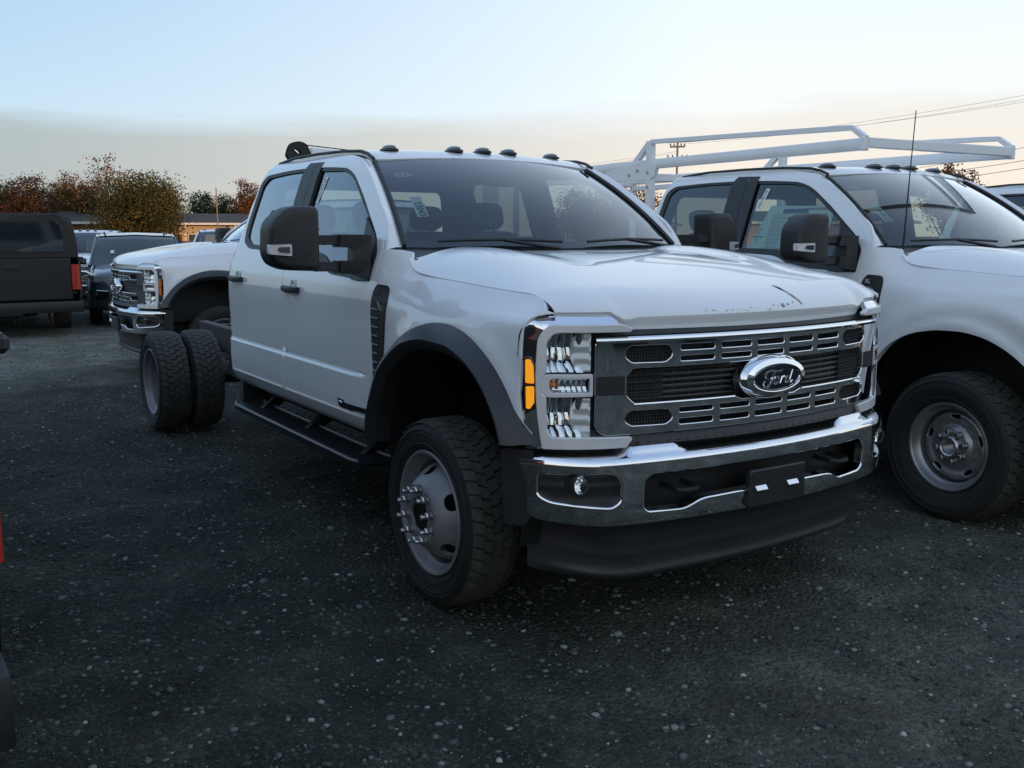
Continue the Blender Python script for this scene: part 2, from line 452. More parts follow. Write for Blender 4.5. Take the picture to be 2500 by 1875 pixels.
def XB(y): y = np.abs(np.asarray(y, float)); return .975-.15*y*y-.22*np.clip((y-.7)/.33, 0, 2)**2.6
BDX = Pchip([0,.05,.08,.10,.12,.17,.25,.33,.35], [-.105,-.05,-.02,-.006,0,.0,-.002,-.012,-.02])
BZ = Pchip([0,.05,.08,.10,.12,.17,.25,.33,.35], [.787,.784,.777,.766,.748,.70,.62,.54,.518])
def bz2b(z): return float(np.interp(-z, [-.748,-.70,-.62,-.54,-.518], [.12,.17,.25,.33,.35]))
def BUMP(off=0.):
    def f(y, b):
        y = np.asarray(y, float); b = np.asarray(b, float); a = np.abs(y)
        pad = sst((a-.41)/.07)*sst((.70-a)/.05)*sst((.085-b)/.03)
        return np.stack([XB(y)+BDX(b)+off, y, BZ(b)+.028*pad], -1)
    return f

ZCEN = Pchip([-.6,-.3,0,.3,.55,.72,.82,.9], [1.512,1.512,1.498,1.466,1.424,1.385,1.35,1.32])
ZEDG = Pchip([-.6,-.46,-.43,-.39,-.33,.13,.45,.56,.62,.68,.74,.8], [1.513,1.511,1.465,1.437,1.421,1.390,1.374,1.370,1.366,1.342,1.305,1.29])
WH = Pchip([-.6,-.3,.1,.55,.68,.95], [.885,.915,.915,.905,.895,.85])
def hood_top(x, y):
    a = np.abs(y); W = WH(x); r = np.clip(a/W, 0, 1); ze, zc = ZEDG(x), ZCEN(x)
    z = ze+(zc-ze)*(1-r**9)
    lobe = sst((a-.42)/.20)*(1-sst((r-.74)/.26))*sst((.55-x)/.75)
    return z+.022*lobe-.004*np.exp(-((a-.43)/.08)**2)*sst((.45-x)/.6)
def lip_z(y):
    a = np.abs(y); return np.interp(a, [0,.650,.715,.95], [1.252,1.252,1.302,1.302])
def hood_fn(q, t):
    """q in [-1,1] across, t in [0,1] cowl to lip"""
    q = np.asarray(q, float); t = np.asarray(t, float)
    xr = -.335-.105*np.abs(q)**2.2
    y0 = q*.905
    xe = np.where(np.abs(y0) < .68, XF(y0)-.028, XF(y0)-.028+.0*y0)
    xc = xe-.17
    tt = np.clip(t/.78, 0, 1); x = xr+(xc-xr)*tt
    y = q*WH(x)/.915*.915
    ztop = hood_top(x, y)
    # roll down at the front
    k = np.clip((t-.78)/.22, 0, 1); z0 = hood_top(xc, y); slope = (hood_top(xc, y)-hood_top(xc-.02, y))/.02
    lz = lip_z(y); zb = lz+.006+.028*(1-sst((np.abs(y)-.60)/.11))
    k1 = np.clip(k/.82, 0, 1); k2 = np.clip((k-.82)/.18, 0, 1)
    p0x, p0z = xc, z0; p1x = xc+.085; p1z = z0+slope*.085; p3x, p3z = xe, zb; p2x = xe-.012; p2z = zb+np.clip((p1z-zb)*.45, 0, 1)
    bx = (1-k1)**3*p0x+3*(1-k1)**2*k1*p1x+3*(1-k1)*k1**2*p2x+k1**3*p3x
    bz = (1-k1)**3*p0z+3*(1-k1)**2*k1*p1z+3*(1-k1)*k1**2*p2z+k1**3*p3z
    bx = bx-.012*k2; bz = bz+(lz-zb)*k2
    X2 = np.where(k > 0, bx, x); Z2 = np.where(k > 0, bz, ztop)
    # hood side skirt drop to the shut line at the rear corner
    return np.stack([X2, y, Z2], -1)

def arc_pts(pts, n=40):
    t = np.linspace(0, 1, len(pts)); P = np.array(pts, float); q = np.linspace(0, 1, n)
    d = np.concatenate([[0], np.cumsum(np.hypot(*np.diff(P, axis=0).T))]); d /= d[-1]
    fx, fz = Pchip(d, P[:, 0]), Pchip(d, P[:, 1])
    # smooth parametric cubic through points
    return np.stack([fx(q), fz(q)], -1)
ARCH_O = [(-.645,.62),(-.640,.76),(-.600,.895),(-.492,1.026),(-.332,1.126),(-.165,1.194),(-.011,1.222),(.09,1.226),(.18,1.217),(.313,1.184),(.439,1.125),(.545,1.045),(.622,.958),(.685,.865),(.703,.825)]
ARCH_L = [(-.575,.62),(-.565,.72),(-.535,.80),(-.502,.856),(-.425,.969),(-.324,1.048),(-.154,1.13),(.036,1.159),(.195,1.155),(.344,1.119),(.483,1.042),(.563,.962),(.615,.887),(.64,.825)]
DOORLINE = [(-.655,1.515),(-.704,1.604),(-.85,1.708),(-1.008,1.813),(-1.13,1.885),(-1.241,1.940),(-1.34,1.972),(-1.496,1.993),(-1.75,2.010)]

def seg_smooth(pts, n): return [tuple(p) for p in arc_pts(pts, n)]

def make_wheel(parent, name, c, s, kind):
    """c centre of tyre, s = outward sign along y"""
    w = bpy.data.objects.new(name, None); COL.objects.link(w); w.parent = parent; w.location = c; w.empty_display_size = .2
    big = kind in ('front', 'dual')
    Rt, hw, Rr = (.405, .112, .262) if big else (.418, .135, .243)
    # carcass
    prof = []
    side = [(Rr-.004, .080), (Rr+.012, .099), (Rr+.03, .108), ((Rr+Rt)/2, hw+.004), (Rt-.05, hw+.002), (Rt-.028, hw-.006), (Rt-.014, hw-.016), (Rt-.012, hw-.03)]
    prof = [(r, -h) for r, h in side][::1]; prof = [(r, -h) for r, h in side]+[(r, h) for r, h in side[::-1]]
    key = 'tyre_'+str(big)+str(s)
    if key in bpy.data.meshes: link('tyre', bpy.data.meshes[key], None, w)
    else:
        m = MB(); m.lathe(prof, n=72); 
        for rr in (Rt-.045, (Rr+Rt)/2+.01, Rr+.04):   # sidewall rings
            m.lathe([(rr-.003, s*(hw+.0035)), (rr-.001, s*(hw+.0068)), (rr+.001, s*(hw+.0068)), (rr+.003, s*(hw+.0035))], n=72)
        o = m.build('tyre', 'rubber', w, ang=40); o.data.name = key
    key = 'tread_'+str(big)
    if key in bpy.data.meshes: o = link('tread', bpy.data.meshes[key], None, w)
    else:
        m = MB()
        if big: rows = [(-.104,-.066,46,0,.013),(-.063,-.024,46,.5,.0),(-.021,.021,46,0,.0),(.024,.063,46,.5,.0),(.066,.104,46,0,.013)]
        else: rows = [(-.122,-.078,40,0,.012),(-.072,-.028,40,.5,0),(-.022,.022,40,.25,0),(.028,.072,40,.5,0),(.078,.122,40,0,.012)]
        r0, r1 = Rt-.016, Rt
        for (a, b, n, ph, dr) in rows:
            for k in range(n):
                g = .085 if k % 2 else .13
                t0 = (k+ph+g)/n*2*math.pi; t1 = (k+ph+1-g*.5)/n*2*math.pi; sk = .25/n*2*math.pi
                v = []
                for (yy, q) in ((a, 0), (b, 1)):
                    rd = r1-(dr if (abs(yy) > .1) else 0)*.9
                    shift = sk*(q-.5)*(1 if (a+b) >= 0 else -1)
                    zz = [] 
                    for tt in (t0, (t0+t1)/2, t1):
                        zig = .18*(t1-t0)*(1 if tt == (t0+t1)/2 else 0)*0
                        v.append((rd*math.cos(tt+shift), yy, rd*math.sin(tt+shift)))
                    for tt in (t0, (t0+t1)/2, t1):
                        yq = yy+(.006 if yy > 0 else -.006)*(1 if abs(yy) > .1 else 0)
                        v.append((r0*math.cos(tt+shift), yq, r0*math.sin(tt+shift)))
                # indices: a-top 0,1,2 a-bot 3,4,5 b-top 6,7,8 b-bot 9,10,11
                m.add(v, [(0,1,7,6),(1,2,8,7),(0,3,4,1),(1,4,5,2),(6,7,10,9),(7,8,11,10),(0,6,9,3),(2,5,11,8)])
        o = m.build('tread', 'tread_rubber', w, flat=True); o.data.name = key
        m2 = MB()
    o['kind'] = 'stuff'
    key = 'rim_'+kind+str(s)
    if key in bpy.data.meshes:
        link('rim', bpy.data.meshes[key], None, w)
        link('wheel_disc', bpy.data.meshes['disc_'+kind+str(s)], None, w)
    else:
        ms = 'rim_steel' if big else 'rim_steel_bright'
        m = MB()
        bar = [(Rr+.006,.096),(Rr+.010,.104),(Rr+.006,.110),(Rr-.004,.108),(Rr-.012,.098),(Rr-.016,.075),(Rr-.034,.058),(Rr-.038,-.06),(Rr-.016,-.085),(Rr+.006,-.10)]
        m.lathe(bar, n=72, s2=s)
        o = m.build('rim', ms, w, ang=40); o.data.name = key
        if kind == 'front': D = Pchip([0,.06,.118,.132,.150,.185,.215,.228], [.150,.150,.150,.146,.130,.085,.035,-.01])
        elif kind == 'dual': D = Pchip([0,.06,.118,.132,.150,.185,.215,.228], [-.115,-.115,-.115,-.11,-.098,-.06,-.02,.01])
        else: D = Pchip([0,.07,.095,.12,.135,.175,.195,.208], [.060,.060,.055,.035,.033,.048,.035,.0])
        def fd(u, v):
            r = np.hypot(u, v); return np.stack([u, s*D(r), v], -1)
        n = 72; ro = .228 if big else .208
        outer = [(ro*math.cos(2*math.pi*k/n), ro*math.sin(2*math.pi*k/n)) for k in range(n)]
        holes = []; rb = .078 if big else .062
        holes.append([(rb*math.cos(2*math.pi*k/32)*(1+(.07 if big and k % 4 < 2 else 0)), rb*math.sin(2*math.pi*k/32)*(1+(.07 if big and k % 4 < 2 else 0))) for k in range(32)])
        for k in range(5):
            a = 2*math.pi*k/5+R(26 if big else 18); ca, sa = math.cos(a), math.sin(a); hh = []
            rc, ar, at = (.186, .021, .040) if big else (.168, .020, .036)
            for j in range(20):
                b = 2*math.pi*j/20; pr = rc+ar*math.copysign(abs(math.cos(b))**.8, math.cos(b)); pt = at*math.copysign(abs(math.sin(b))**.8, math.sin(b))*(1 if big else (pr/rc))
                hh.append((pr*ca-pt*sa, pr*sa+pt*ca))
            holes.append(hh)
        o = panel('wheel_disc', fd, outer, holes, d=.016, m=ms, parent=w, flange=.012, bevel=.004, ref=(0, -s*5, 0)); o.data.name = 'disc_'+kind+str(s)
    # dark brake drum behind
    key = 'drum_'+str(big)+str(s)
    if key in bpy.data.meshes: link('brake_disc', bpy.data.meshes[key], None, w)
    else:
        m = MB(); m.lathe([(.0,-.02),(.21,-.02),(.21,-.09),(0,-.09)], n=32, s2=s); m.lathe([(0,.02),(.07,.02),(.072,-.02)], n=24, s2=s)
        o = m.build('brake_disc', 'dark_steel', w); o.data.name = key
    nl, rl, yl = (10, .1125, .150) if kind == 'front' else ((10, .1125, -.115) if kind == 'dual' else (8, .085, .058))
    key = 'nut_'+kind+str(s)
    if key not in bpy.data.meshes:
        m = MB(); h = .022 if big else .030
        m.lathe([(0,0),(.021,0),(.021,.004),(.0165,.005)], n=14, s2=s)
        m.lathe([(.0165,.004),(.0165,h),(.013,h+.005),(.0,h+.005)], n=6, s2=s)
        if big: m.lathe([(.0105,h),(.0105,h+.026),(.009,h+.030),(0,h+.030)], n=10, s2=s)
        me_o = m.build('lug_nut', 'nut_steel', w, ang=30); me_o.data.name = key; first = me_o
    else: first = None
    for k in range(nl):
        a = 2*math.pi*k/nl+.2
        if first is not None and k == 0: o = first
        else: o = link('lug_nut', bpy.data.meshes[key], None, w)
        o.location = (rl*math.cos(a), s*yl, rl*math.sin(a))
    if kind == 'single':
        if 'hubring'+str(s) not in bpy.data.meshes:
            m = MB(); m.lathe([(.062,.055),(.060,.085),(.052,.095),(.045,.09),(.043,.04),(0,.04)], n=28, s2=s)
            o = m.build('hub', 'nut_steel', w); o.data.name = 'hubring'+str(s)
        else: link('hub', bpy.data.meshes['hubring'+str(s)], None, w)
    return w

def glyph(parent, name, txt, size, M, m, bold=0.0):
    V, F = text_mesh(txt, size, bold); me = bpy.data.meshes.new(name); me.from_pydata([tuple(M @ Vector(v)) for v in V], [], F)
    return link(name, me, m, parent)

def make_truck(label, cat, group=None):
    T = empty('pickup_truck', label=label, cat=cat, group=group)
    # ---------------- hood
    n1, n2 = 61, 52; qs = np.sign(np.linspace(-1, 1, n1))*np.abs(np.linspace(-1, 1, n1))**.85; ts = np.concatenate([np.linspace(0, .78, 26), np.linspace(.78, 1, 27)[1:]])
    n2 = len(ts); Q, TT = np.meshgrid(qs, ts); P = hood_fn(Q.ravel(), TT.ravel())
    F = [(i*n1+k, i*n1+k+1, (i+1)*n1+k+1, (i+1)*n1+k) for i in range(n2-1) for k in range(n1-1)]
    V = [tuple(p) for p in P]
    # folded edge all round
    ring = [k for k in range(n1)]+[i*n1+n1-1 for i in range(1, n2)]+[(n2-1)*n1+k for k in range(n1-2, -1, -1)]+[i*n1 for i in range(n2-2, 0, -1)]
    b = len(V)
    for i in ring:
        x, y, z = V[i]; V.append((x, y, z)); V.append((x-.0, y*.985, z-.022))
    for k in range(len(ring)):
        a = b+2*k; c = b+2*((k+1) % len(ring)); F.append((a, c, c+1, a+1))
    me = bpy.data.meshes.new('hood'); me.from_pydata(V, [], F)
    bm = bmesh.new(); bm.from_mesh(me); bmesh.ops.recalc_face_normals(bm, faces=bm.faces); bm.to_mesh(me); bm.free()
    me.shade_smooth(); me.set_sharp_from_angle(angle=R(28))
    hood = link('hood', me, 'white_paint', T)
    # dark boxes added under the hood to block light
    m = MB(); m.hull([(x, y, z) for x, z0, z1 in ((-.55,.62,1.38),(.2,.62,1.33),(.62,.62,1.24),(.70,.62,1.2)) for y in (-.60,.60) for z in (z0, z1)])
    m.build('bay_light_blocker', 'grille_dark', T)
    m = MB(); m.hull([(x, y, z) for x in (-.60,.60) for y in (-.86,.86) for z in (1.27,1.30)]); m.build('bay_top_blocker', 'grille_dark', T)
    # ---------------- per side
    for s in (-1, 1):
        f = SIDE(s)
        # fender
        gap = [(-.452,1.508),(-.425,1.460),(-.385,1.433),(-.32,1.417),(.13,1.386),(.45,1.370),(.60,1.364),(.65,1.351),(.69,1.331),(.733,1.305)]
        front = [(.718,1.3045),(.700,1.303),(.678,1.295),(.662,1.275),(.650,1.240),(.645,1.08),(.655,.94),(.672,.826)]
        arch = [tuple(p) for p in arc_pts(ARCH_O, 44)][::-1]
        arch = [p for p in arch if p[1] > .66 and p[0] < .70 ]
        poly = [(-.648,.68)]+[(-.648,1.49),(-.62,1.518),(-.52,1.516)]+seg_smooth(gap, 24)+seg_smooth(front, 12)+arch
        o = panel('fender', f, poly, d=.035, parent=T, ref=(0,0,1))
        # shut line filler under the gap so that it reads dark
        # flare
        A = arc_pts(ARCH_O, 48); L = arc_pts(ARCH_L, 48); rings = []
        for (xo, zo), (xl, zl) in zip(A, L):
            cx, cz = .06, .62; yo = float(side_y(xo, max(zo, .7)))
            mx, mz = xo*.45+xl*.55, zo*.45+zl*.55
            dx, dz = cx-xl, cz-zl; dl = math.hypot(dx, dz)+1e-9; dx, dz = dx/dl, dz/dl
            rings.append([(xo, s*(yo-.012), zo), (xo+(xl-xo)*.06, s*(yo+.010), zo+(zl-zo)*.06), (mx, s*1.066, mz), (xl, s*1.090, zl), (xl+dx*.012, s*1.088, zl+dz*.012), (xl+dx*.045, s*1.055, zl+dz*.045), (xl+dx*.055, s*.96, zl+dz*.055), (xl+dx*.03, s*.80, zl+dz*.03)])
        m = MB(); m.loft(rings, closed=False); fl = m.build('fender_flare', 'flare_plastic', T, ang=38)
        # wheel liner
        m = MB(); rr = []
        for k in range(25):
            a = math.pi*(-.08+1.16*k/24); rr.append([(.06+.57*math.cos(a), s*.985, .56+.60*math.sin(a)), (.06+.57*math.cos(a), s*.50, .56+.60*math.sin(a))])
        m.loft(rr, closed=False); m.add([(r[1]) for r in rr], [tuple(range(25))]); m.build('wheel_liner', 'grille_dark', T)
        # bumper end cap, black
        m = MB(); m.hull([(x, s*y, z) for x, y, z in ((.60,.93,.80),(.66,.995,.80),(.69,.975,.80),(.60,1.03,.80),(.57,1.045,.79),(.57,.93,.79),(.56,.93,.50),(.57,1.03,.50),(.64,.985,.50),(.675,.97,.55))])
        m.build('bumper_end_cap', 'flare_plastic', T)
        # doors
        dl = seg_smooth(DOORLINE, 26)
        fpoly = [(-.658,.665),(-.658,1.49)]+dl+[(-1.886,2.016),(-1.890,.665)]
        fwin = rpoly([(-1.886,1.976,.004),(-1.60,1.962,.1),(-1.38,1.945,.08),(-1.25,1.903,.12),(-1.05,1.782,.05),(-.760,1.580,.06),(-.705,1.50,.06),(-.695,1.368,.03),(-.86,1.368,.05),(-1.24,1.383,.08),(-1.40,1.452,.08),(-1.886,1.470,.004)], .02, 6)
        fd = panel('front_door', f, [p for p in rpoly([(*p, .0) for p in fpoly], .02)], [[(min(x, -.668), z) if z < 1.5 else (x, z) for x, z in [(max(p[0], -1.872), p[1]) for p in fwin]]], d=.04, dv=.035, extra_v=tuple(np.arange(.675,.71,.005))+tuple(np.arange(.80,.925,.0035)), parent=T, ref=(-1.2,0,1.1))
        g = rpoly([(-1.80,1.950,.01),(-1.42,1.932,.08),(-1.27,1.888,.10),(-.93,1.672,.03),(-.905,1.60,.05),(-.912,1.44,.03),(-1.245,1.425,.08),(-1.40,1.492,.08),(-1.80,1.500,.01)], .02, 5)
        trim_outer = [(max(p[0], -1.872), p[1]) for p in fwin]
        panel('window_trim', SIDE(s, -.006), [(x*1.0, z) for x, z in trim_outer], [g], d=.035, m='gloss_black' if False else 'black_plastic', parent=fd, flange=.012, ref=(-1.2,0,1.1))
        gp = [(x, z) for x, z in rpoly([(-1.815,1.962,.01),(-1.41,1.945,.08),(-1.26,1.898,.10),(-.92,1.68,.03),(-.89,1.60,.05),(-.90,1.425,.03),(-1.245,1.412,.08),(-1.40,1.48,.08),(-1.815,1.488,.01)], .02, 5)]
        panel('window_glass', SIDE(s, -.016), gp, d=.05, m='door_glass', parent=fd, flange=0, ref=(-1.2,0,1.1))
        rwin = rpoly([(-1.915,1.978,.004),(-2.35,1.981,.1),(-2.72,1.970,.06),(-2.80,1.92,.06),(-2.835,1.62,.06),(-2.815,1.545,.07),(-2.68,1.497,.07),(-2.25,1.487,.1),(-1.915,1.480,.004)], .03, 6)
        rpol = [(-1.898,.665),(-1.898,2.017),(-2.40,2.030),(-2.70,2.022),(-2.80,2.000),(-2.848,1.955),(-2.88,1.80),(-2.925,1.62),(-2.955,1.45),(-2.963,1.30),(-2.955,1.0),(-2.945,.86),(-2.90,.665)]
        rd = panel('rear_door', f, rpoly([(*p, .03) if 1 < i < len(rpol)-1 else p for i, p in enumerate(rpol)], .004), [rwin], d=.04, dv=.035, extra_v=tuple(np.arange(.675,.71,.005))+tuple(np.arange(.80,.925,.0035)), parent=T, ref=(-2.2,0,1.1))
        rg = rpoly([(-2.04,1.960,.01),(-2.35,1.962,.1),(-2.69,1.950,.06),(-2.755,1.90,.05),(-2.785,1.63,.05),(-2.77,1.57,.06),(-2.66,1.525,.07),(-2.25,1.515,.1),(-2.04,1.508,.01)], .02, 5)
        panel('window_trim', SIDE(s, -.006), rwin, [rg], d=.035, m='black_plastic', parent=rd, flange=.012, ref=(-2.2,0,1.1))
        panel('window_glass', SIDE(s, -.016), [(x*1.0+(-.012 if x < -2.4 else .012), z+(.012 if z > 1.7 else -.012)) for x, z in rg], d=.05, m='privacy_glass', parent=rd, flange=0, ref=(-2.2,0,1.1))
        for par, pl in ((fd, [(-1.8895,1.474),(-1.8895,2.004),(-1.79,2.000),(-1.79,1.96),(-1.795,1.50)]), (rd, [(-1.8985,1.484),(-1.8985,2.004),(-2.02,2.008),(-2.05,1.97),(-2.05,1.51)])):
            panel('pillar_applique', SIDE(s, .0035), pl, d=.05, m='black_plastic', parent=par, flange=.006, ref=(-1.9,0,1.2))
        # inner door cards and pillars (dark), same openings
        for nm, pl, hl, par in (('door_card', fpoly, g, fd), ('door_card', rpol, rg, rd)):
            panel(nm, SIDE(s, -.05), [(x, z) for x, z in rpoly(pl, .0)], [hl], d=.08, m='interior', parent=par, flange=0, ref=(-1.8,0,1.1))
        # handles
        for par, xh, zh in ((fd, -1.715, 1.283), (rd, -2.74, 1.302)):
            m = MB(); y0 = float(side_y(xh, zh))
            rings = []
            for k in range(13):
                t = k/12; x = xh-.115+.23*t; e = math.sin(math.pi*min(1, max(0, t)))**.35 if 0 < t < 1 else 0
                st = .030+.012*min(1, 4*t*(1-t)); hh = .021*(.75+.25*e); dip = -.006*math.exp(-((t-.5)/.16)**2)
                rings.append([(x, s*(y0+yy), zh+zz+ (dip if zz > 0 else 0)) for yy, zz in ((st-.016, hh), (st-.003, hh*.7), (st, 0), (st-.003, -hh*.7), (st-.016, -hh), (-.01 if t < .16 or t > .84 else st-.018, -hh*.6), (-.01 if t < .16 or t > .84 else st-.018, hh*.6))])
            m.loft(rings); m.build('door_handle', 'black_plastic', par, ang=40)
            # finger cup, half sunk bowl ring
            m = MB(); rr = []
            for k in range(20):
                a = 2*math.pi*k/20; rr.append([(xh+.012+r*math.cos(a)*.9, s*(y0+h), zh+r*math.sin(a)*1.05) for r, h in ((.056,.0005),(.050,.003),(.040,-.001),(.02,-.004),(.0,-.005))])
            rr.append(rr[0]); m.loft(rr, closed=False); m.build('handle_cup', 'white_paint', par, merge=True)
        # body aperture frame: band outside the door frames, C pillar and rocker
        top = seg_smooth([(x+.030 if z < 1.9 else x+.02, z+.028 if z > 1.6 else z+.0) for x, z in DOORLINE], 26)
        outp = [(-.64,.60),(-.636,1.50)]+top+[(-1.9,2.046),(-2.4,2.056),(-2.72,2.050),(-2.82,2.03)]+[(float(XR(z))+.0015, z) for z in (1.98,1.85,1.72,1.6,1.52,1.42,1.30,1.1,.9,.66)]+[(-2.98,.60)]
        inn = [(-.662,.67),(-.662,1.48)]+[(x-.004, z-.004) for x, z in dl]+[(-1.89,2.012),(-2.40,2.024),(-2.70,2.016),(-2.80,1.994),(-2.842,1.95),(-2.875,1.80),(-2.918,1.62),(-2.948,1.45),(-2.956,1.30),(-2.948,1.0),(-2.938,.86),(-2.893,.67)]
        panel('body_side', SIDE(s, -.0015), outp, [inn], d=.04, parent=T, flange=.02, ref=(-1.8,0,1.1))
        panel('jamb', SIDE(s, -.022), [(x+(.012 if x > -1 else -.01), z) for x, z in inn], [rpoly([(x, z) for x, z in fwin], 0), rpoly(rwin, 0)], d=.08, m='interior', parent=T, flange=0, ref=(-1.8,0,1.1))
        # A pillar skin between door frame and windshield
        nA = 30; tt = np.linspace(0, 1, nA); ed = np.array(seg_smooth([(x+.030 if z < 1.9 else x+.02, z+.028 if z > 1.6 else z+.0) for x, z in DOORLINE][:7], nA)); rings = []
        ed[0] = (-.63, 1.505)
        for k in range(nA):
            a = np.array([ed[k, 0], side_y(ed[k, 0], ed[k, 1])-.0015, ed[k, 1]])
            t = float(np.clip((ed[k, 1]-1.515)/(2.0-1.515), 0, 1)); bp_ = ws_point(1.0, min(1, t*1.02)); bp_ = np.array([bp_[0], bp_[1], bp_[2]])
            mid = (a+bp_)/2+np.array([.012, .020, .006])
            q1 = a*.62+bp_*.05+mid*.33; q2 = a*.2+mid*.8; q3 = bp_*.3+mid*.7
            row = [a, (a*.45+mid*.55)+np.array([.004,.006,.002]), mid, (bp_*.5+mid*.5)+np.array([.004,.003,.003]), bp_+np.array([0,-.004,0]), bp_+np.array([-.03,-.02,-.02])]
            rings.append([(p[0], s*p[1], p[2]) for p in row])
        m = MB(); m.loft(rings, closed=False); m.build('a_pillar', 'white_paint', T, ang=60)
        # black edge moulding along windshield side
        pth = []
        for k in range(24):
            p = ws_point(1.0, k/23); pth.append((p[0]+.006, s*(p[1]-.006), p[2]+.006))
        m = MB(); m.tube(pth, .010, 6, flat=1.2); m.build('windshield_moulding', 'black_plastic', T)
        # roof ditch moulding
        pth = [(x, s*y, z) for x, y, z in ((-1.20,.722,1.985),(-1.27,.722,2.015),(-1.36,.720,2.034),(-1.6,.716,2.050),(-2.0,.712,2.061),(-2.4,.708,2.062),(-2.7,.700,2.046),(-2.80,.695,2.02))]
        m = MB(); m.tube([Vector(p) for p in pth], .009, 6); m.build('roof_moulding', 'black_plastic', T)
        # fender vent
        vp = rpoly([(-.600,1.357,.01),(-.500,1.352,.03),(-.487,1.30,.02),(-.500,1.17,.1),(-.530,1.0,.05),(-.632,.86,.02),(-.644,.84,.005),(-.644,1.25,.01),(-.625,1.33,.02)], .01, 4)
        v = panel('side_vent', SIDE(s, .006), vp, d=.03, m='black_plastic', parent=T, flange=.02, ref=(0,0,1))
        yv = float(side_y(-.56, 1.3))+.0085
        m = MB(); m.hull([(x, s*y, z) for x, y, z in ((-.640,yv-.008,1.292),(-.560,yv+.008,1.285),(-.530,yv+.010,1.270),(-.525,yv+.008,1.235),(-.545,yv+.004,1.262),(-.64,yv-.01,1.272),(-.58,yv-.01,1.28),(-.53,yv-.004,1.25))])
        m.build('vent_trim', 'chrome', v)
        for k in range(9):
            z = 1.235-k*.042; m = MB(); y1 = float(side_y(-.60, z))
            m.hull([(x, s*y, zz) for x, y, zz in ((-.640,y1+.006,z),(-.555-.004*k,y1+.006,z-.004),(-.632,y1+.009,z+.006),(-.562-.004*k,y1+.009,z+.003),(-.640,y1+.006,z+.012),(-.555-.004*k,y1+.006,z+.008))]); m.build('vent_louvre', 'gloss_black', v)
        Mt = Matrix.Translation((-.585, s*(yv+.003), 1.318)) @ Matrix.Rotation(R(90), 4, 'X') @ (Matrix.Rotation(R(180), 4, 'Y') if s > 0 else Matrix())
        glyph(v, 'vent_lettering', 'XL', .034, Mt, 'chrome', .0012)
        # engine badge low on the door
        yb = float(side_y(-.9, .73))+.004
        m = MB(); pl = [(-1.080,.752),(-1.005,.750),(-.998,.738),(-.742,.742),(-.735,.719),(-.86,.716),(-.90,.708),(-1.04,.708),(-1.066,.716)]
        m.add([(x, s*yb, z) for x, z in pl]+[(x, s*(yb-.012), z) for x, z in pl], [tuple(range(len(pl)))]+[(i, (i+1) % len(pl), len(pl)+(i+1) % len(pl), len(pl)+i) for i in range(len(pl))])
        bd = m.build('engine_badge', 'gloss_black', fd)
        m = MB(); m.tube([(-1.052,s*(yb+.003),.733),(-1.034,s*(yb+.003),.741),(-1.014,s*(yb+.003),.734),(-1.018,s*(yb+.003),.722)], .0035, 6); m.build('badge_swoosh', 'chrome', bd)
        # running board
        rb = bpy.data.objects.new('running_board', None); COL.objects.link(rb); rb.parent = T
        m = MB(); yi, yo, z0 = .775, .985, .425
        m.hull([(x, s*y, z) for x, y, z in ((-.90,yi,z0),(-.90,yo-.05,z0),(-1.0,yo,z0),(-2.98,yo,z0),(-3.12,yo-.10,z0-.002),(-3.12,yi,z0),(-.90,yi,z0-.03),(-1.0,yo-.005,z0-.032),(-2.98,yo-.005,z0-.032),(-3.11,yi,z0-.03))]); m.build('step_deck', 'black_plastic', rb)
        for yy in (yo-.004, yi+.006):
            m = MB(); m.tube([(-.95,s*(yy-.02),z0+.004),(-1.0,s*yy,z0+.008),(-2.96,s*yy,z0+.008),(-3.06,s*(yy-.03),z0+.006)], .009, 6); m.build('edge_rail', 'rim_steel', rb)
        m = MB()
        for k in range(46):
            x = -1.06-k*.0415
            if abs(x+1.95) < .05: continue
            m.hull([(x+a, s*(yo-.005+b), z0+c) for a in (-.005,.005) for b in (-.012,.006) for c in (.004,.015)])
        o = m.build('tread_teeth', 'rim_steel', rb); o['kind'] = 'stuff'
        for xb in (-1.12,-1.95,-2.78):
            m = MB(); m.hull([(xb+a, s*y, z) for a in (-.025,.025) for y, z in ((.60,.58),(.64,.60),(.785,.425),(.90,.395),(.80,.39),(.60,.54))]); m.build('bracket', 'dark_steel', rb)
        # mirror
        mr = bpy.data.objects.new('tow_mirror', None); COL.objects.link(mr); mr.parent = T
        m = MB(); rings = []
        fp = rpoly([(1.232,1.718,.03),(1.378,1.718,.05),(1.462,1.640,.04),(1.470,1.50,.03),(1.45,1.452,.06),(1.39,1.425,.05),(1.235,1.418,.03)], .03, 5)
        fp = resample(fp, .02); cy, cz = 1.345, 1.57
        for x, sc_ in ((-.688,.80),(-.692,.90),(-.702,.965),(-.72,.99),(-.76,1.0),(-.83,1.0),(-.845,.985),(-.85,.95)):
            rings.append([(x+.03*(1-abs(y-cy)/.15)*(1 if x > -.75 else 0)*.5-.05*max(0,(y-1.40))*2, s*(cy+(y-cy)*sc_), cz+(z-cz)*sc_) for y, z in fp])
        m.loft(rings); hd = m.build('mirror_head', 'black_plastic', mr, ang=50)
        m = MB(); m.add([(x, s*y, z) for x, y, z in ((-.852,1.245,1.70),(-.852,1.40,1.70),(-.852,1.452,1.63),(-.852,1.452,1.47),(-.852,1.39,1.435),(-.852,1.245,1.43))], [(0,1,2,3,4,5)]); m.build('mirror_glass', 'chrome', hd)
        m = MB(); m.add([], [])
        pts = []
        for k in range(30): pass
        seam = [(x+.0012, s*y, z) for x, y, z in ((-.6865,1.235,1.612),(-.690,1.30,1.6115),(-.694,1.38,1.611),(-.705,1.44,1.61),(-.735,1.466,1.608))]
        m = MB(); m.tube(seam, .0022, 5); m.build('seam', 'grille_dark', hd)
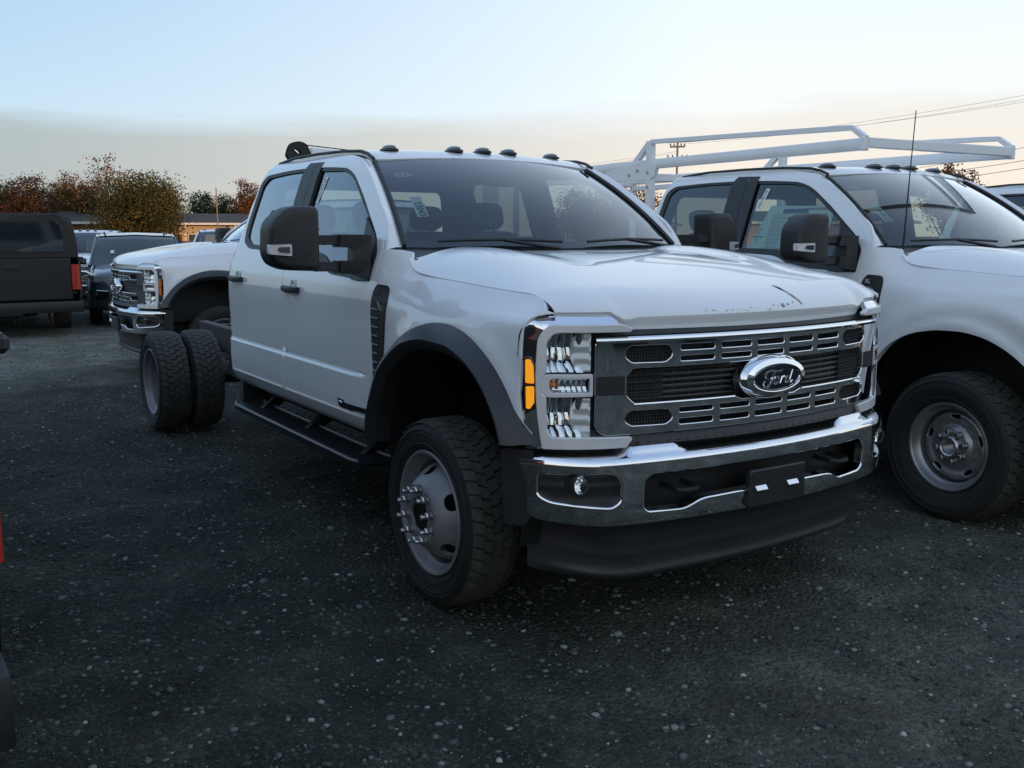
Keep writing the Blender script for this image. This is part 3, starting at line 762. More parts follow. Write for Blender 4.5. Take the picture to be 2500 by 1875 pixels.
        m = MB(); pl = rpoly([(1.384,1.545,.006),(1.476,1.543,.01),(1.476,1.500,.01),(1.384,1.492,.006)], .01, 3)
        rg_ = []
        def mx_(y): return -.664-.045*max(0, (y-1.40)/.07)**2*.9
        m.add([(mx_(y)+.010, s*min(y, 1.473), z) for y, z in pl]+[(mx_(y)-.03, s*min(y, 1.47), z) for y, z in pl], [tuple(range(len(pl)))]+[(i, (i+1) % len(pl), len(pl)+(i+1) % len(pl), len(pl)+i) for i in range(len(pl))])
        ind = m.build('turn_indicator', 'satin_silver', hd, ang=25)
        m = MB(); m.add([(mx_(y)+.0125, s*y, z) for y, z in ((1.394,1.533),(1.440,1.532),(1.446,1.522),(1.440,1.510),(1.394,1.506))], [(0,1,2,3,4)]); m.build('indicator_lens', 'lamp_smoke', ind)
        for zt in (1.563, 1.440):
            m = MB(); m.sqtube([(-.735,s*1.25,zt),(-.735,s*1.10,zt)], .05, .045); m.build('mirror_arm', 'black_plastic', mr)
            m = MB(); m.hull([(x, s*y, z) for x, y, z in ((-.685,1.135,zt+.026),(-.70,1.135,zt-.034),(-.79,1.135,zt+.026),(-.79,1.135,zt-.034),(-.70,.99,zt+.024),(-.71,.98,zt-.04),(-.80,.94,zt+.024),(-.80,.97,zt-.04))]); sl = m.build('arm_sleeve', 'black_plastic', mr)
        sp = rpoly([(-.700,1.50,.02),(-.698,1.37,.01),(-.84,1.366,.02),(-.92,1.372,.01),(-.915,1.44,.01),(-.905,1.60,.02),(-.93,1.675,.004),(-.765,1.575,.03)], .01, 3)
        panel('mirror_sail', SIDE(s, .006), sp, d=.04, m='black_plastic', parent=mr, flange=.02, ref=(0,0,1.5))
        m = MB(); m.hull([(x, s*y, z) for x, y, z in ((-.70,.97,1.588),(-.71,1.06,1.57),(-.70,.985,1.375),(-.71,1.07,1.40),(-.80,.94,1.588),(-.80,.99,1.38),(-.80,1.05,1.56),(-.80,1.06,1.41))]); m.build('mirror_base', 'black_plastic', mr)
        # headlamp
        H = bpy.data.objects.new('headlight', None); COL.objects.link(H); H.parent = T
        fr = lambda off: FRONT(s, off)
        C_out = rpoly([(.66,1.238,.004),(.650,1.249,.004),(.716,1.299,.02),(.955,1.302,.03),(.988,1.292,.02),(1.009,1.246,.03),(1.013,1.076,.05),(1.003,.939,.05),(.984,.806,.01),(.668,.803,.004),(.642,.836,.004),(.70,.842,.003),(.79,.842,.003),(.79,1.232,.003)], .01, 4)
        panel('lamp_bezel', fr(-.048), [(min(y, .958), min(z, 1.262)) if y > .8 else (y, min(z, 1.262)) for y, z in C_out], [rpoly([(.800,1.240),(.945,1.240),(.952,1.08),(.945,.849),(.800,.849)], .01, 3)], d=.03, m='gloss_black', parent=H, flange=.05, ref=(0,0,1))
        chrome_ = rpoly([(.712,1.292,.01),(.952,1.295,.03),(.982,1.284,.02),(1.003,1.243,.03),(1.007,1.14,.01),(.985,1.122,.01),(.981,.97,.01),(.995,.945,.01),(.978,.814,.004),(.955,.814,.004),(.968,.93,.05),(.972,1.10,.05),(.966,1.215,.03),(.938,1.262,.02),(.700,1.262,.003)], .01, 3)
        panel('chrome_surround', lambda y, z, s=s: np.stack([XF(y)+.004-1.0*np.clip(np.asarray(z, float)-1.258, 0, 1)-.55*np.clip(np.asarray(y, float)-.962, 0, 1)*np.clip((1.25-np.asarray(z, float))/.05+1, 0, 1), s*np.asarray(y, float), np.asarray(z, float)], -1), chrome_, d=.02, m='chrome', parent=H, flange=.02, bevel=.005, ref=(0,0,1))
        silv = rpoly([(.664,1.240,.004),(.656,1.247,.003),(.692,1.262,.005),(.937,1.264,.02),(.966,1.218,.03),(.971,1.06,.05),(.966,.93,.05),(.953,.811,.005),(.673,.809,.004),(.650,.836,.004),(.655,.842,.002),(.80,.847,.003),(.928,.848,.02),(.944,.87,.02),(.947,1.0,.01),(.958,1.012,.005),(.958,1.074,.005),(.947,1.088,.005),(.947,1.20,.03),(.925,1.240,.03),(.80,1.240,.003)], .008, 3)
        panel('silver_surround', fr(.008), silv, d=.02, m='satin_silver', parent=H, flange=.022, bevel=.004, ref=(0,0,1))
        m = MB(); m.hull([(x-.02, s*y, z) for x, y in ((.62,.80),(.70,.80),(.58,.94),(.61,.95)) for z in (.84,1.245)]); m.build('lamp_box', 'grille_dark', H)
        for (z0, z1) in ((1.092,1.238),(.850,.998)):
            m = MB()
            for i in range(5):
                ya, yb2 = .822+.123*i/5, .822+.123*(i+1)/5; skew = random.uniform(-.006,.006)
                for (v0, v1, tilt) in ((0,.30,.30),(.30,.62,.16),(.62,1,.05)):
                    tw = random.uniform(-.25,.25); gv = []; nu, nv = 4, 5; tl_ = tilt+random.uniform(-.08,.10)
                    for a_ in range(nu+1):
                        for c_ in range(nv+1):
                            uu = a_/nu; vv = c_/nv; y = ya+(yb2-ya)*uu; zf = v0+(v1-v0)*vv; z = z0+(z1-z0)*zf
                            dep = .034-.07*(zf-.5)**2*1.2+.010*((i-2)/2)**2*-1+.004*(i % 2)
                            V_ = (float(XF(y))-.006-dep-tl_*(z1-z0)*(v1-v0)*vv+.010*math.sin(math.pi*uu)+tw*(y-ya)+.004*math.sin(math.pi*vv), s*(y+skew*(zf-.5)), z); gv.append(V_)
                    m.add(gv, [(a_*(nv+1)+c_, (a_+1)*(nv+1)+c_, (a_+1)*(nv+1)+c_+1, a_*(nv+1)+c_+1) for a_ in range(nu) for c_ in range(nv)])
            m.build('reflector', 'chrome', H, ang=40)
            # ribbed inner dome wall
            zm = (z0+z1)/2; hh_ = (z1-z0)/2-.003
            def dome(y, z, s=s, zm=zm, hh_=hh_): return np.stack([XF(y)-.006-.35*np.clip(np.asarray(y, float)-.806, 0, 1)+.0008*np.sin(np.asarray(z, float)*900), s*np.asarray(y, float), np.asarray(z, float)], -1)
            panel('reflector_wall', dome, [(.803,zm-hh_),(.828,zm-hh_)]+[(.828+.030*math.cos(a_), zm+hh_*math.sin(a_)) for a_ in np.linspace(-1.2,1.2,12)]+[(.828,zm+hh_),(.803,zm+hh_)], d=.012, m='satin_silver', parent=H, flange=.01, ref=(0,0,1))
            m = MB(); yc, zc = .888, (z0+z1)/2-.005; m.lathe([(0,.03),(.010,.028),(.016,.012),(.017,-.01),(.024,-.012)], c=(float(XF(yc))-.065, s*yc, zc), axis='x', n=16); m.build('bulb_cap', 'chrome', H)
        # turn lamp box
        tb = rpoly([(.800,1.083,.003),(.944,1.083,.012),(.956,1.070,.006),(.956,1.018,.006),(.944,1.002,.012),(.800,1.005,.003)], .004, 3)
        th = rpoly([(.806,1.072,.006),(.935,1.072,.02),(.935,1.014,.02),(.806,1.016,.006)], .006, 4)
        panel('turn_lamp_bezel', fr(.004), tb, [th], d=.02, m='satin_silver', parent=H, flange=.03, ref=(0,0,1))
        V = []; Fc = []; NY, NZ = 16, 6
        for i in range(NY):
            for j in range(NZ):
                y = .804+(.937-.804)*i/(NY-1); z = 1.012+.062*j/(NZ-1); dep = .028*math.cos((j/(NZ-1)-.5)*2.2)+(.005 if i % 2 else 0)
                V.append((float(XF(y))-.004-dep, s*y, z))
        for i in range(NY-1):
            for j in range(NZ-1): a = i*NZ+j; Fc.append((a, a+1, a+NZ+1, a+NZ))
        m = MB(); m.add(V, Fc); m.build('turn_reflector', 'chrome', H, flat=True)
        m = MB(); m.lathe([(0,.014),(.008,.012),(.012,.0),(.013,-.01)], c=(float(XF(.915))-.012, s*.918, 1.046), axis='x', n=14); m.build('turn_bulb', 'amber_off', H)
        panel('lamp_lens', fr(.0015), rpoly([(.798,1.241,.005),(.936,1.241,.02),(.950,1.21,.02),(.952,.87,.02),(.935,.847,.02),(.798,.847,.005)], .01, 3), d=.03, m='lamp_glass', parent=H, flange=0, ref=(0,0,1))
        bz_ = rpoly([(1.0015,1.145,.004),(.986,1.145,.006),(.976,1.115,.006),(.974,.975,.006),(.985,.950,.006),(.999,.950,.004)], .004, 3)
        panel('marker_bezel', fr(.0045), bz_, d=.02, m='amber_bezel', parent=H, flange=.02, ref=(0,0,1))
        for pl in ([(.998,1.137),(.988,1.137),(.980,1.113),(.978,1.052),(.998,1.054)], [(.997,1.037),(.978,1.038),(.978,.980),(.988,.958),(.996,.959)]):
            panel('side_marker', fr(.009), rpoly(pl, .003, 2), d=.02, m='amber', parent=H, flange=.01, ref=(0,0,1))
        # fog lamp
        fg = bpy.data.objects.new('fog_light', None); COL.objects.link(fg); fg.parent = T
        xf = float(XB(.848))-.020
        m = MB(); m.lathe([(.046,-.05),(.046,.004),(.041,.008),(.037,.0)], c=(xf, s*.846, .680), axis='x', n=28); m.build('fog_ring', 'black_plastic', fg)
        m = MB(); 
        for k in range(6):
            for j in range(6):
                yy = -.036+.012*k; zz = -.036+.012*j
                if math.hypot(yy+.006, zz+.006) > .038: continue
                tl = random.choice((.001,.003,.004,.006)); d0 = .9*(.038-math.hypot(yy+.006, zz+.006))*.25
                m.add([(xf-.004-d0, s*(.846+yy), .68+zz), (xf-.004-d0, s*(.846+yy+.012), .68+zz), (xf-.004-d0-tl, s*(.846+yy+.012), .692+zz), (xf-.004-d0-tl, s*(.846+yy), .692+zz)], [(0,1,2,3)])
        m.build('fog_reflector', 'chrome', fg, flat=True)
        m = MB(); m.lathe([(0,.020),(.015,.018),(.028,.012),(.038,.002)], c=(xf, s*.846, .680), axis='x', n=28); m.build('fog_lens', 'lamp_glass', fg)
        hb = rpoly([(.99,.735,.02),(.70,.742,.02),(.70,.575,.02),(.99,.60,.02)], .01, 3)
        panel('fog_housing', lambda y, z: np.stack([XB(y)-.030-.022*np.abs(np.sin((z-.6)*55))*.3, s*np.asarray(y, float), z], -1), hb, d=.02, m='black_plastic', parent=fg, flange=0, ref=(0,0,.6))
        # tow hook
        m = MB(); y0 = .43; x0 = .955
        m.tube([(x0-.12,s*(y0-.045),.640),(x0-.02,s*(y0-.045),.636),(x0+.0,s*(y0-.02),.634),(x0+.0,s*(y0+.03),.634),(x0-.02,s*(y0+.05),.636),(x0-.12,s*(y0+.05),.640)], .011, 8)
        m.build('tow_hook', 'dark_steel', T)
        # wiper
        m = MB(); yb_, ya = (-.70, -.06) if s < 0 else (.10, .72)
        pts = []
        for k in range(9):
            t = k/8; y = yb_+(ya-yb_)*t; p = ws_point(y/.856, .028+.018*math.sin(math.pi*t)); pts.append((p[0]+.02, y, p[2]+.016))
        m.tube(pts, .008, 6); p = pts[4]; m.tube([p, (p[0]+.05, p[1]+.18, p[2]-.03), (p[0]+.06, p[1]+.30, p[2]-.045)], .010, 6); m.build('wiper', 'black_plastic', T)
        # seats
        for (sx, sy) in ((-1.75, .40), (-2.62, .42)):
            st = bpy.data.objects.new('seat', None); COL.objects.link(st); st.parent = T
            w2 = .25 if sx > -2 else .30
            m = MB(); m.blob((sx+.24, s*sy, .88), (.28, w2, .11), .4); m.build('seat_cushion', 'seat_cloth', st, ang=80)
            Mr = Matrix.Translation((sx, s*sy, 1.0)) @ Matrix.Rotation(R(-13), 4, 'Y')
            m = MB(); m.blob((0,0,.28), (.085, w2, .34), .42, M=Mr); m.blob((.05, w2*.85, .22), (.07, .05, .26), .6, M=Mr); m.blob((.05, -w2*.85, .22), (.07, .05, .26), .6, M=Mr); m.build('seat_back', 'seat_cloth', st, ang=80)
            m = MB(); m.blob((-.01,0,.725), (.055, .125, .085), .5, M=Mr)
            for q in (-.05,.05): m.tube([Mr @ Vector((0, q, .55)), Mr @ Vector((-.005, q, .70))], .008, 6)
            m.build('headrest', 'seat_cloth', st, ang=80)
    for s in (-1, 1):
        panel('c_pillar_trim', SIDE(s, -.055), [(-2.76,.70),(-2.76,1.99),(-2.80,2.02)]+[(float(XR(z))+.012, z) for z in (1.99,1.85,1.7,1.52,1.3,1.0,.70)], [[(-2.765,1.52),(-2.765,1.93),(-2.7605,1.93),(-2.7605,1.52)]][:0], d=.08, m='interior', parent=T, flange=0, ref=(-2,0,1.2))
        panel('b_pillar_trim', SIDE(s, -.058), [(-2.05,.70),(-1.79,.70),(-1.79,1.99),(-2.05,1.99)], d=.1, m='interior', parent=T, flange=0, ref=(-2,0,1.2))
    # ---------------- windshield, roof, back
    m = MB(); rings = []
    for k in range(25):
        t = k/24; rings.append([ws_point(-1+2*j/36, t) for j in range(37)])
    m.loft(rings, closed=False); ws = m.build('windshield', 'windshield_glass', T)
    # frit band top and edges
    m = MB(); rings = []
    for j in range(37):
        q = -1+2*j/36; t1 = .955-.03*sst((.35-abs(abs(q)-0))/.12)*1.0; rings.append([np.array(ws_point(q, t))+np.array([-.006,0,-.004]) for t in (1.0, .975, float(t1))])
    m.loft(rings, closed=False); m.build('windshield_frit', 'grille_dark', ws)
    m = MB(); rings = []
    for k in range(25):
        t = k/24; rings.append([np.array(ws_point(q, t))+np.array([-.006,0,-.004]) for q in (-1,-.985,-.965)])
    m.loft(rings, closed=False); m.build('windshield_frit', 'grille_dark', ws)
    m = MB(); rings = []
    for k in range(25):
        t = k/24; rings.append([np.array(ws_point(q, t))+np.array([-.006,0,-.004]) for q in (1,.985,.965)])
    m.loft(rings, closed=False); m.build('windshield_frit', 'grille_dark', ws)
    m = MB(); rings = []
    for j in range(37):
        q = -1+2*j/36; rings.append([np.array(ws_point(q, t))+np.array([-.006,0,-.004]) for t in (0,.04,.07)])
    m.loft(rings, closed=False); m.build('windshield_frit', 'grille_dark', ws)
    # camera housing behind glass
    m = MB(); p = ws_point(0, .86); m.hull([(p[0]-.03+a, b, p[2]-.02+c) for a, c in ((.03,.0),(-.14,.06),(-.14,.0),(-.02,-.03)) for b in (-.13,.13)]); m.build('sensor_housing', 'interior', ws)
    m = MB(); m.blob((-1.12,.02,1.885), (.02,.12,.032), .5); m.build('rear_view_mirror', 'interior', ws)
    # cowl
    m = MB(); rings = []
    for j in range(31):
        q = -1+2*j/30; p = ws_point(q, 0); hx = -.335-.105*abs(q)**2.2
        rings.append([(p[0]-.02, p[1], p[2]+.0), (p[0]+.03, p[1]*1.0, p[2]-.018), (hx+.02, q*.885, 1.478), (hx+.03, q*.88, 1.44)])
    m.loft(rings, closed=False); m.build('cowl_panel', 'black_plastic', T)
    # roof
    def roof(x, y):
        x = np.asarray(x, float); y = np.asarray(y, float)
        zc = Pchip([-2.96,-2.90,-2.78,-2.5,-2.0,-1.5,-1.29,-1.22,-1.16,-1.10], [1.94,2.0,2.045,2.068,2.078,2.068,2.050,2.032,2.004,1.97])(x+.08*(np.abs(y)/.707)**2*sst((x+1.6)/.4))
        zs_ = zc-.022*(np.abs(y)/.70)**2.2
        rb = .010*np.exp(-((np.abs(y)-.24)/.02)**2)*sst((-1.45-x)/.15)*sst((x+2.75)/.1)
        return np.stack([x, y, zs_-rb], -1)
    fe = [(float(ws_point(q, 1)[0])-.002, q*.707*1.0) for q in np.linspace(-1, 1, 25)]
    rp = fe+[(-1.4,.715),(-1.8,.712),(-2.4,.708),(-2.7,.70),(-2.80,.69),(-2.86,.64),(-2.88,.5),(-2.89,0),(-2.88,-.5),(-2.86,-.64),(-2.80,-.69),(-2.7,-.70),(-2.4,-.708),(-1.8,-.712),(-1.4,-.715)]
    rf = panel('roof', roof, rp, d=.045, parent=T, flange=.02, ref=(-2,0,1.5))
    panel('headliner', lambda x, y: roof(x, y)-np.array([0,0,.035]), [(x*1.0, y*.985) for x, y in rp], d=.12, m='headliner', parent=T, flange=0, ref=(-2,0,1.5))
    for x, y in ((-1.382,-.541),(-1.299,-.18),(-1.288,0.),(-1.299,.18),(-1.382,.541)):
        z = float(roof(np.array([x]), np.array([y]))[0, 2])
        L = bpy.data.objects.new('clearance_light', None); COL.objects.link(L); L.parent = T; L.location = (x, y, z-.003)
        for nm, mt, prof in (('lamp_base', 'black_plastic', ((.085,.048,0),(.085,.048,.010),(.070,.040,.014))), ('lamp_cap', 'smoke_lens', ((.070,.040,.010),(.062,.034,.026),(.040,.022,.033)))):
            key = 'cl_'+nm
            if key in bpy.data.meshes: link(nm, bpy.data.meshes[key], None, L)
            else:
                m = MB(); m.loft([[(a*math.cos(t)*(.8 if math.cos(t) > 0 else 1.0), b*math.sin(t)*.95, h) for t in np.linspace(0, 2*math.pi, 24, endpoint=False)] for a, b, h in prof]); o = m.build(nm, mt, L); o.data.name = key
    # cab back wall with window opening
    def back(y, z):
        y = np.asarray(y, float); z = np.asarray(z, float); return np.stack([XR(z)+.002-.0*y, y, z], -1)
    yb = lambda z: float(BASE(z))-.105
    bpol = [(-yb(z), z) for z in (.62,.9,1.2,1.35,1.5,1.7,1.85,1.95,2.0)]+[(-.60,2.04),(0,2.05),(.60,2.04)]+[(yb(z), z) for z in (2.0,1.95,1.85,1.7,1.5,1.35,1.2,.9,.62)]
    bwin = rpoly([(-.70,1.42,.06),(.70,1.42,.06),(.60,1.90,.06),(-.60,1.90,.06)], .05, 5)
    bk = panel('cab_back', back, bpol, [bwin], d=.08, parent=T, ref=(-2,0,1.2))
    panel('back_liner', lambda y, z: back(y, z)+np.array([.04,0,0]), [(y*.97, z) for y, z in bpol], [bwin], d=.12, m='interior', parent=bk, flange=0, ref=(-2,0,1.2))
    panel('back_glass', lambda y, z: back(y, z)+np.array([.01,0,0]), bwin, d=.1, m='windshield_glass', parent=bk, flange=0, ref=(-2,0,1.2))
    # ---------------- interior
    m = MB(); m.hull([(x, y, z) for y in (-.84,.84) for x, z in ((-.60,1.45),(-.75,1.475),(-1.02,1.44),(-1.08,1.36),(-1.05,1.10),(-.65,1.0))]); m.build('dashboard', 'interior', T)
    m = MB(); m.lathe([(.185,-.014),(.199,-.008),(.205,0),(.199,.008),(.185,.014),(.178,0)], c=(0,0,0), axis='x', n=36, closed=True)
    m.hull([(a, b, c) for a in (-.02,.02) for b in (-.18,.18) for c in (-.03,.03)]); m.hull([(a, b, c) for a in (-.02,.02) for b in (-.03,.03) for c in (-.18,0)])
    o = m.build('steering_wheel', 'interior', T); o.location = (-1.27,.40,1.31); o.rotation_euler = (0, R(-24), 0)
    m = MB(); m.box(-2.95,-.6,-.93,.93,.60,.66,.01); m.build('cab_floor', 'interior', T)
    m = MB(); m.box(-1.85,-1.1,-.14,.14,.66,1.06,.04); m.build('centre_console', 'interior', T)
    # ---------------- front face
    holes = []
    def slot(y0, y1, z0, z1, r=.012): return rpoly([(y0,z0,r),(y1,z0,r),(y1,z1,r),(y0,z1,r)], r, 3)
    cols = [(-.450,-.288),(-.262,-.104),(-.079,.079),(.104,.262),(.288,.450)]
    for z0, z1 in ((1.157,1.186),(1.116,1.142),(.920,.946),(.874,.903)):
        for y0, y1 in cols: holes.append(slot(y0, y1, z0, z1))
    for s in (-1, 1):
        holes.append(rpoly([(s*.678,1.168,.01),(s*.655,1.188,.01),(s*.502,1.187,.012),(s*.480,1.165,.012),(s*.480,1.138,.012),(s*.510,1.117,.012),(s*.650,1.119,.01),(s*.678,1.14,.01)], .01, 3))
        holes.append(rpoly([(s*.676,.925,.01),(s*.652,.946,.01),(s*.497,.944,.012),(s*.474,.92,.012),(s*.474,.90,.012),(s*.503,.880,.012),(s*.648,.882,.01),(s*.676,.90,.01)], .01, 3))
    midh = rpoly([(.672,1.072,.01),(.645,1.104,.015),(-.645,1.104,.015),(-.672,1.072,.01),(-.672,.998,.01),(-.640,.967,.015),(-.195,.967,.02),(-.11,.925+.012,.04),(0,.9295,.08),(.11,.937,.04),(.195,.967,.02),(.640,.967,.015),(.672,.998,.01)], .01, 4)
    # keep the centre slots clear of the badge scallop
    midh = [(y, max(z, .9505)) for y, z in midh]
    holes.append(midh)
    gout = rpoly([(.786,1.208,.02),(.786,.885,.03),(.755,.856,.03),(-.755,.856,.03),(-.786,.885,.03),(-.786,1.208,.02)], .01, 4)
    gr = bpy.data.objects.new('grille', None); COL.objects.link(gr); gr.parent = T
    panel('grille_frame', FRONT(1, .0), gout, holes, d=.03, m='chrome', parent=gr, flange=.035, flange_hole=.022, bevel=.0045, ref=(0,0,1))
    m = MB(); pth = []
    for k in range(41):
        y = -.785+1.57*k/40; pth.append((float(XF(y))-.008, y, 1.206))
    m.tube(pth, .0135, 10); m.build('top_bar', 'chrome', gr)
    for sgn in (-1, 1):
        pth = []; m = MB()
        for k in range(20):
            t = k/19; y = sgn*(.190+.452*t); pth.append((float(XF(y))+.000, y, .9655))
        m.tube(pth, .0065, 8); m.build('lower_bar', 'chrome', gr)
    panel('grille_backing', FRONT(1, -.055), [(y*.995, z) for y, z in gout], d=.06, m='grille_dark', parent=gr, flange=0, ref=(0,0,1))
    for s in (-1, 1):
        panel('grille_side_inset', FRONT(s, .0022), [(.784,1.074),(.784,1.006),(.680,1.006),(.680,1.074)], d=.03, m='black_plastic', parent=gr, flange=.004, ref=(0,0,1))
    m = MB()
    for z in (1.088,1.066,1.044,1.022,1.000,.978):
        pth = [(float(XF(y))-.034, y, z) for y in np.linspace(-.672,.672,24)]; m.tube(pth, .0030, 4, flat=2.2)
    for y in np.arange(-.60,.61,.075): m.tube([(float(XF(y))-.040, y, .952), (float(XF(y))-.040, y, 1.105)], .003, 4)
    o = m.build('centre_bars', 'black_plastic', gr); o['kind'] = 'stuff'
    m = MB()
    def mesh_area(y0, y1, z0, z1, st=.0125):
        for y in np.arange(min(y0, y1), max(y0, y1)+.001, st): m.tube([(float(XF(y))-.026, y, z0), (float(XF(y))-.026, y, z1)], .0022, 4)
        for z in np.arange(z0, z1+.001, st): m.tube([(float(XF(y))-.026, y, z) for y in np.linspace(y0, y1, 5)], .0022, 4)
    for s in (-1, 1):
        mesh_area(s*.48, s*.68, 1.118, 1.188); mesh_area(s*.474, s*.676, .88, .946); mesh_area(s*.50, s*.67, .968, 1.104)
    o = m.build('grille_mesh', 'black_plastic', gr); o['kind'] = 'stuff'
    # badge: domed chrome oval, dark blue field, script lettering
    bd = bpy.data.objects.new('oval_badge', None); COL.objects.link(bd); bd.parent = T; bd.location = (.932,0,1.030)
    def ell(a, b, x, n=48): return [(x, a*math.cos(2*math.pi*k/n), b*math.sin(2*math.pi*k/n)) for k in range(n)]
    m = MB(); m.loft([ell(.181,.089,-.03), ell(.181,.089,.004), ell(.178,.087,.012), ell(.165,.076,.030), ell(.140,.056,.038), ell(.136,.053,.037), ell(.134,.0515,.030), ell(.05,.02,.030)], cap=False); m.build('badge_ring', 'chrome', bd, ang=28)
    m = MB(); m.loft([ell(.134,.0515,.031), ell(.10,.038,.0335), ell(.05,.02,.0345), ell(.001,.001,.035)], cap=False); m.build('badge_field', 'ford_blue', bd, ang=60)
    m = MB(); m.loft([ell(.130,.0485,.0325), ell(.1285,.0475,.036), ell(.1265,.0462,.0333)], cap=False); m.build('badge_rim', 'chrome', bd, ang=60)
    m = MB()
    def stroke(p, r):
        P = np.array(p, float); n = max(8, len(P)*5); q = arc_spline(P, n)
        rr = [r*(.55+.45*math.sin(math.pi*k/(n-1)))+.0004 for k in range(n)]
        m.tube([(.0355, y, z) for y, z in q], rr, 5)
    # y runs to the truck's left = to the viewer's right
    stroke([(-.048,-.006),(-.064,.002),(-.066,.014),(-.054,.025),(-.034,.029),(-.010,.024),(.012,.023),(.030,.031)], .0042)
    stroke([(-.012,.023),(-.022,.008),(-.032,-.014),(-.046,-.032),(-.062,-.036),(-.074,-.028),(-.076,-.018),(-.066,-.011)], .0040)
    stroke([(-.040,-.002),(-.026,.001),(-.010,.002)], .0024)
    stroke([(.004,.004),(-.010,-.002),(-.016,-.016),(-.010,-.026),(.002,-.022),(.008,-.008),(.004,.004),(.016,.0)], .0032)
    stroke([(.026,.004),(.022,-.012),(.016,-.025)], .0034); stroke([(.022,-.010),(.032,.002),(.042,.002)], .0030)
    stroke([(.068,-.002),(.056,.0),(.048,-.012),(.050,-.022),(.060,-.024),(.070,-.010)], .0032)
    stroke([(.086,.026),(.078,.004),(.070,-.016),(.074,-.024),(.086,-.016)], .0034)
    m.build('badge_script', 'chrome', bd)
    # dark filler between hood lip and grille, and around grille
    m = MB(); rings = []
    for k in range(41):
        y = -.80+1.6*k/40; x = float(XF(y)); rings.append([(x-.055, y, 1.262), (x-.042, y, 1.240), (x-.030, y, 1.222), (x-.05, y, 1.205)])
    m.loft(rings, closed=False); m.build('hood_seal', 'black_plastic', T)
    m = MB(); rings = []
    for k in range(41):
        y = -.99+1.98*k/40; x = float(XF(y)); xb = float(XB(y)); rings.append([(x-.03, y, .872), (x-.012, y, .850), (x+.006, y, .812) if abs(y) < .64 else (x-.012, y, .805), (xb-.085, y, .792), (xb-.12, y, .775)])
    m.loft(rings, closed=False); m.build('bumper_step_pad', 'black_plastic', T)
    m = MB()
    for k in range(30):
        y = -.62+1.24*k/29; x = float(XF(y)); xb = float(XB(y)); m.hull([(x+.004, y+a, .818+h) for a in (-.006,.006) for h in (0,.004)]+[(xb-.088, y+a, .797+h) for a in (-.006,.006) for h in (0,.003)])
    o = m.build('step_ribs', 'black_plastic', T); o['kind'] = 'stuff'
    # bumper
    bh = []
    for s in (-1, 1):
        bh.append([(s*y, bz2b(z)) for y, z in rpoly([(.972,.722,.02),(.76,.731,.03),(.716,.70,.03),(.714,.612,.03),(.752,.584,.03),(.942,.606,.03),(.972,.63,.02)], .02, 5)])
    ctr = [(.635,.685,.03),(.597,.716,.03),(-.597,.716,.03),(-.635,.685,.03),(-.633,.579,.02),(-.608,.556,.02),(-.440,.550,.03),(-.365,.583,.03),(-.20,.588,.02),(.20,.588,.02),(.365,.583,.03),(.440,.550,.03),(.608,.556,.02),(.633,.579,.02)]
    bh.append([(y, bz2b(z)) for y, z in rpoly(ctr, .02, 5)])
    bo = rpoly([(-1.0,.075,.02),(-.99,.0,.04),(.99,.0,.04),(1.0,.075,.02),(1.006,.12,.02),(.992,.20,.03),(.985,.325,.03),(.80,.345,.1),(.60,.35,.1),(-.60,.35,.1),(-.80,.345,.1),(-.985,.325,.03),(-.992,.20,.03),(-1.006,.12,.02)], .02, 5)
    bp_ = panel('front_bumper', BUMP(), bo, bh, d=.03, dv=.012, m='chrome', parent=T, flange=.018, flange_hole=.040, bevel=.009, ref=(0,0,.65))
    panel('bumper_backing', lambda y, z: np.stack([XB(y)-.10, np.asarray(y, float), z], -1), [(-.70,.53),(.70,.53),(.70,.75),(-.70,.75)], d=.08, m='grille_dark', parent=bp_, flange=0, ref=(0,0,.65))
    m = MB(); m.box(.955,.985,-.148,.172,.520,.672,.006); pb = m.build('plate_bracket', 'black_plastic', T)
    for y in (-.09,.09): m = MB(); m.hull([(.984, y+b, .600+c) for b in (-.030,.030) for c in (-.009,.009)]+[(.998, y+b, .592) for b in (-.030,.030)]); m.build('bracket_slot', 'chrome', pb)
    # lower valance
    XV = lambda y: .855-.12*y*y-.2*np.clip((np.abs(y)-.6)/.33, 0, 2)**2.4
    ZP = [.545,.52,.49,.46,.445,.42,.40,.385,.36,.345,.325,.31,.30,.285,.275,.265]; XO = [.075,.085,.06,.03,.028,.02,.012,.014,.010,.002,.006,.004,.012,.012,.002,-.02]
    rings = []
    for k in range(61):
        y = -.92+1.84*k/60; x = float(XV(np.array(y))); e = max(0, 1-max(0, (abs(y)-.80)/.12)); rings.append([(x+o_*e*.9, y, z+ (.045*max(0, (abs(y)-.55)/.37)**2 if z < .46 else 0)) for z, o_ in zip(ZP, XO)])
    m = MB(); m.loft(rings, closed=False); m.build('air_dam', 'flare_plastic', T, ang=50)
    # ---------------- chassis
    ch = bpy.data.objects.new('chassis', None); COL.objects.link(ch); ch.parent = T
    for s in (-1, 1):
        m = MB(); m.box(-5.75,.70,s*.43-.04,s*.43+.04,.55,.78,.008); m.build('frame_rail', 'dark_steel', ch)
        m = MB(); m.hull([(x, s*y, z) for x, y, z in ((-3.2,.50,.50),(-3.2,.78,.50),(-3.2,.50,.80),(-3.2,.74,.80),(-3.9,.50,.52),(-3.9,.76,.52),(-3.9,.50,.78),(-3.9,.72,.78))]); m.build('side_tank', 'dark_steel', ch)
        m = MB(); m.hull([(x, s*y, z) for x, y, z in ((-3.06,.62,.42),(-3.06,.90,.42),(-3.12,.62,.95),(-3.12,.86,.95),(-3.16,.62,.42),(-3.16,.90,.42))]); m.build('splash_panel', 'black_plastic', ch)
        m = MB()
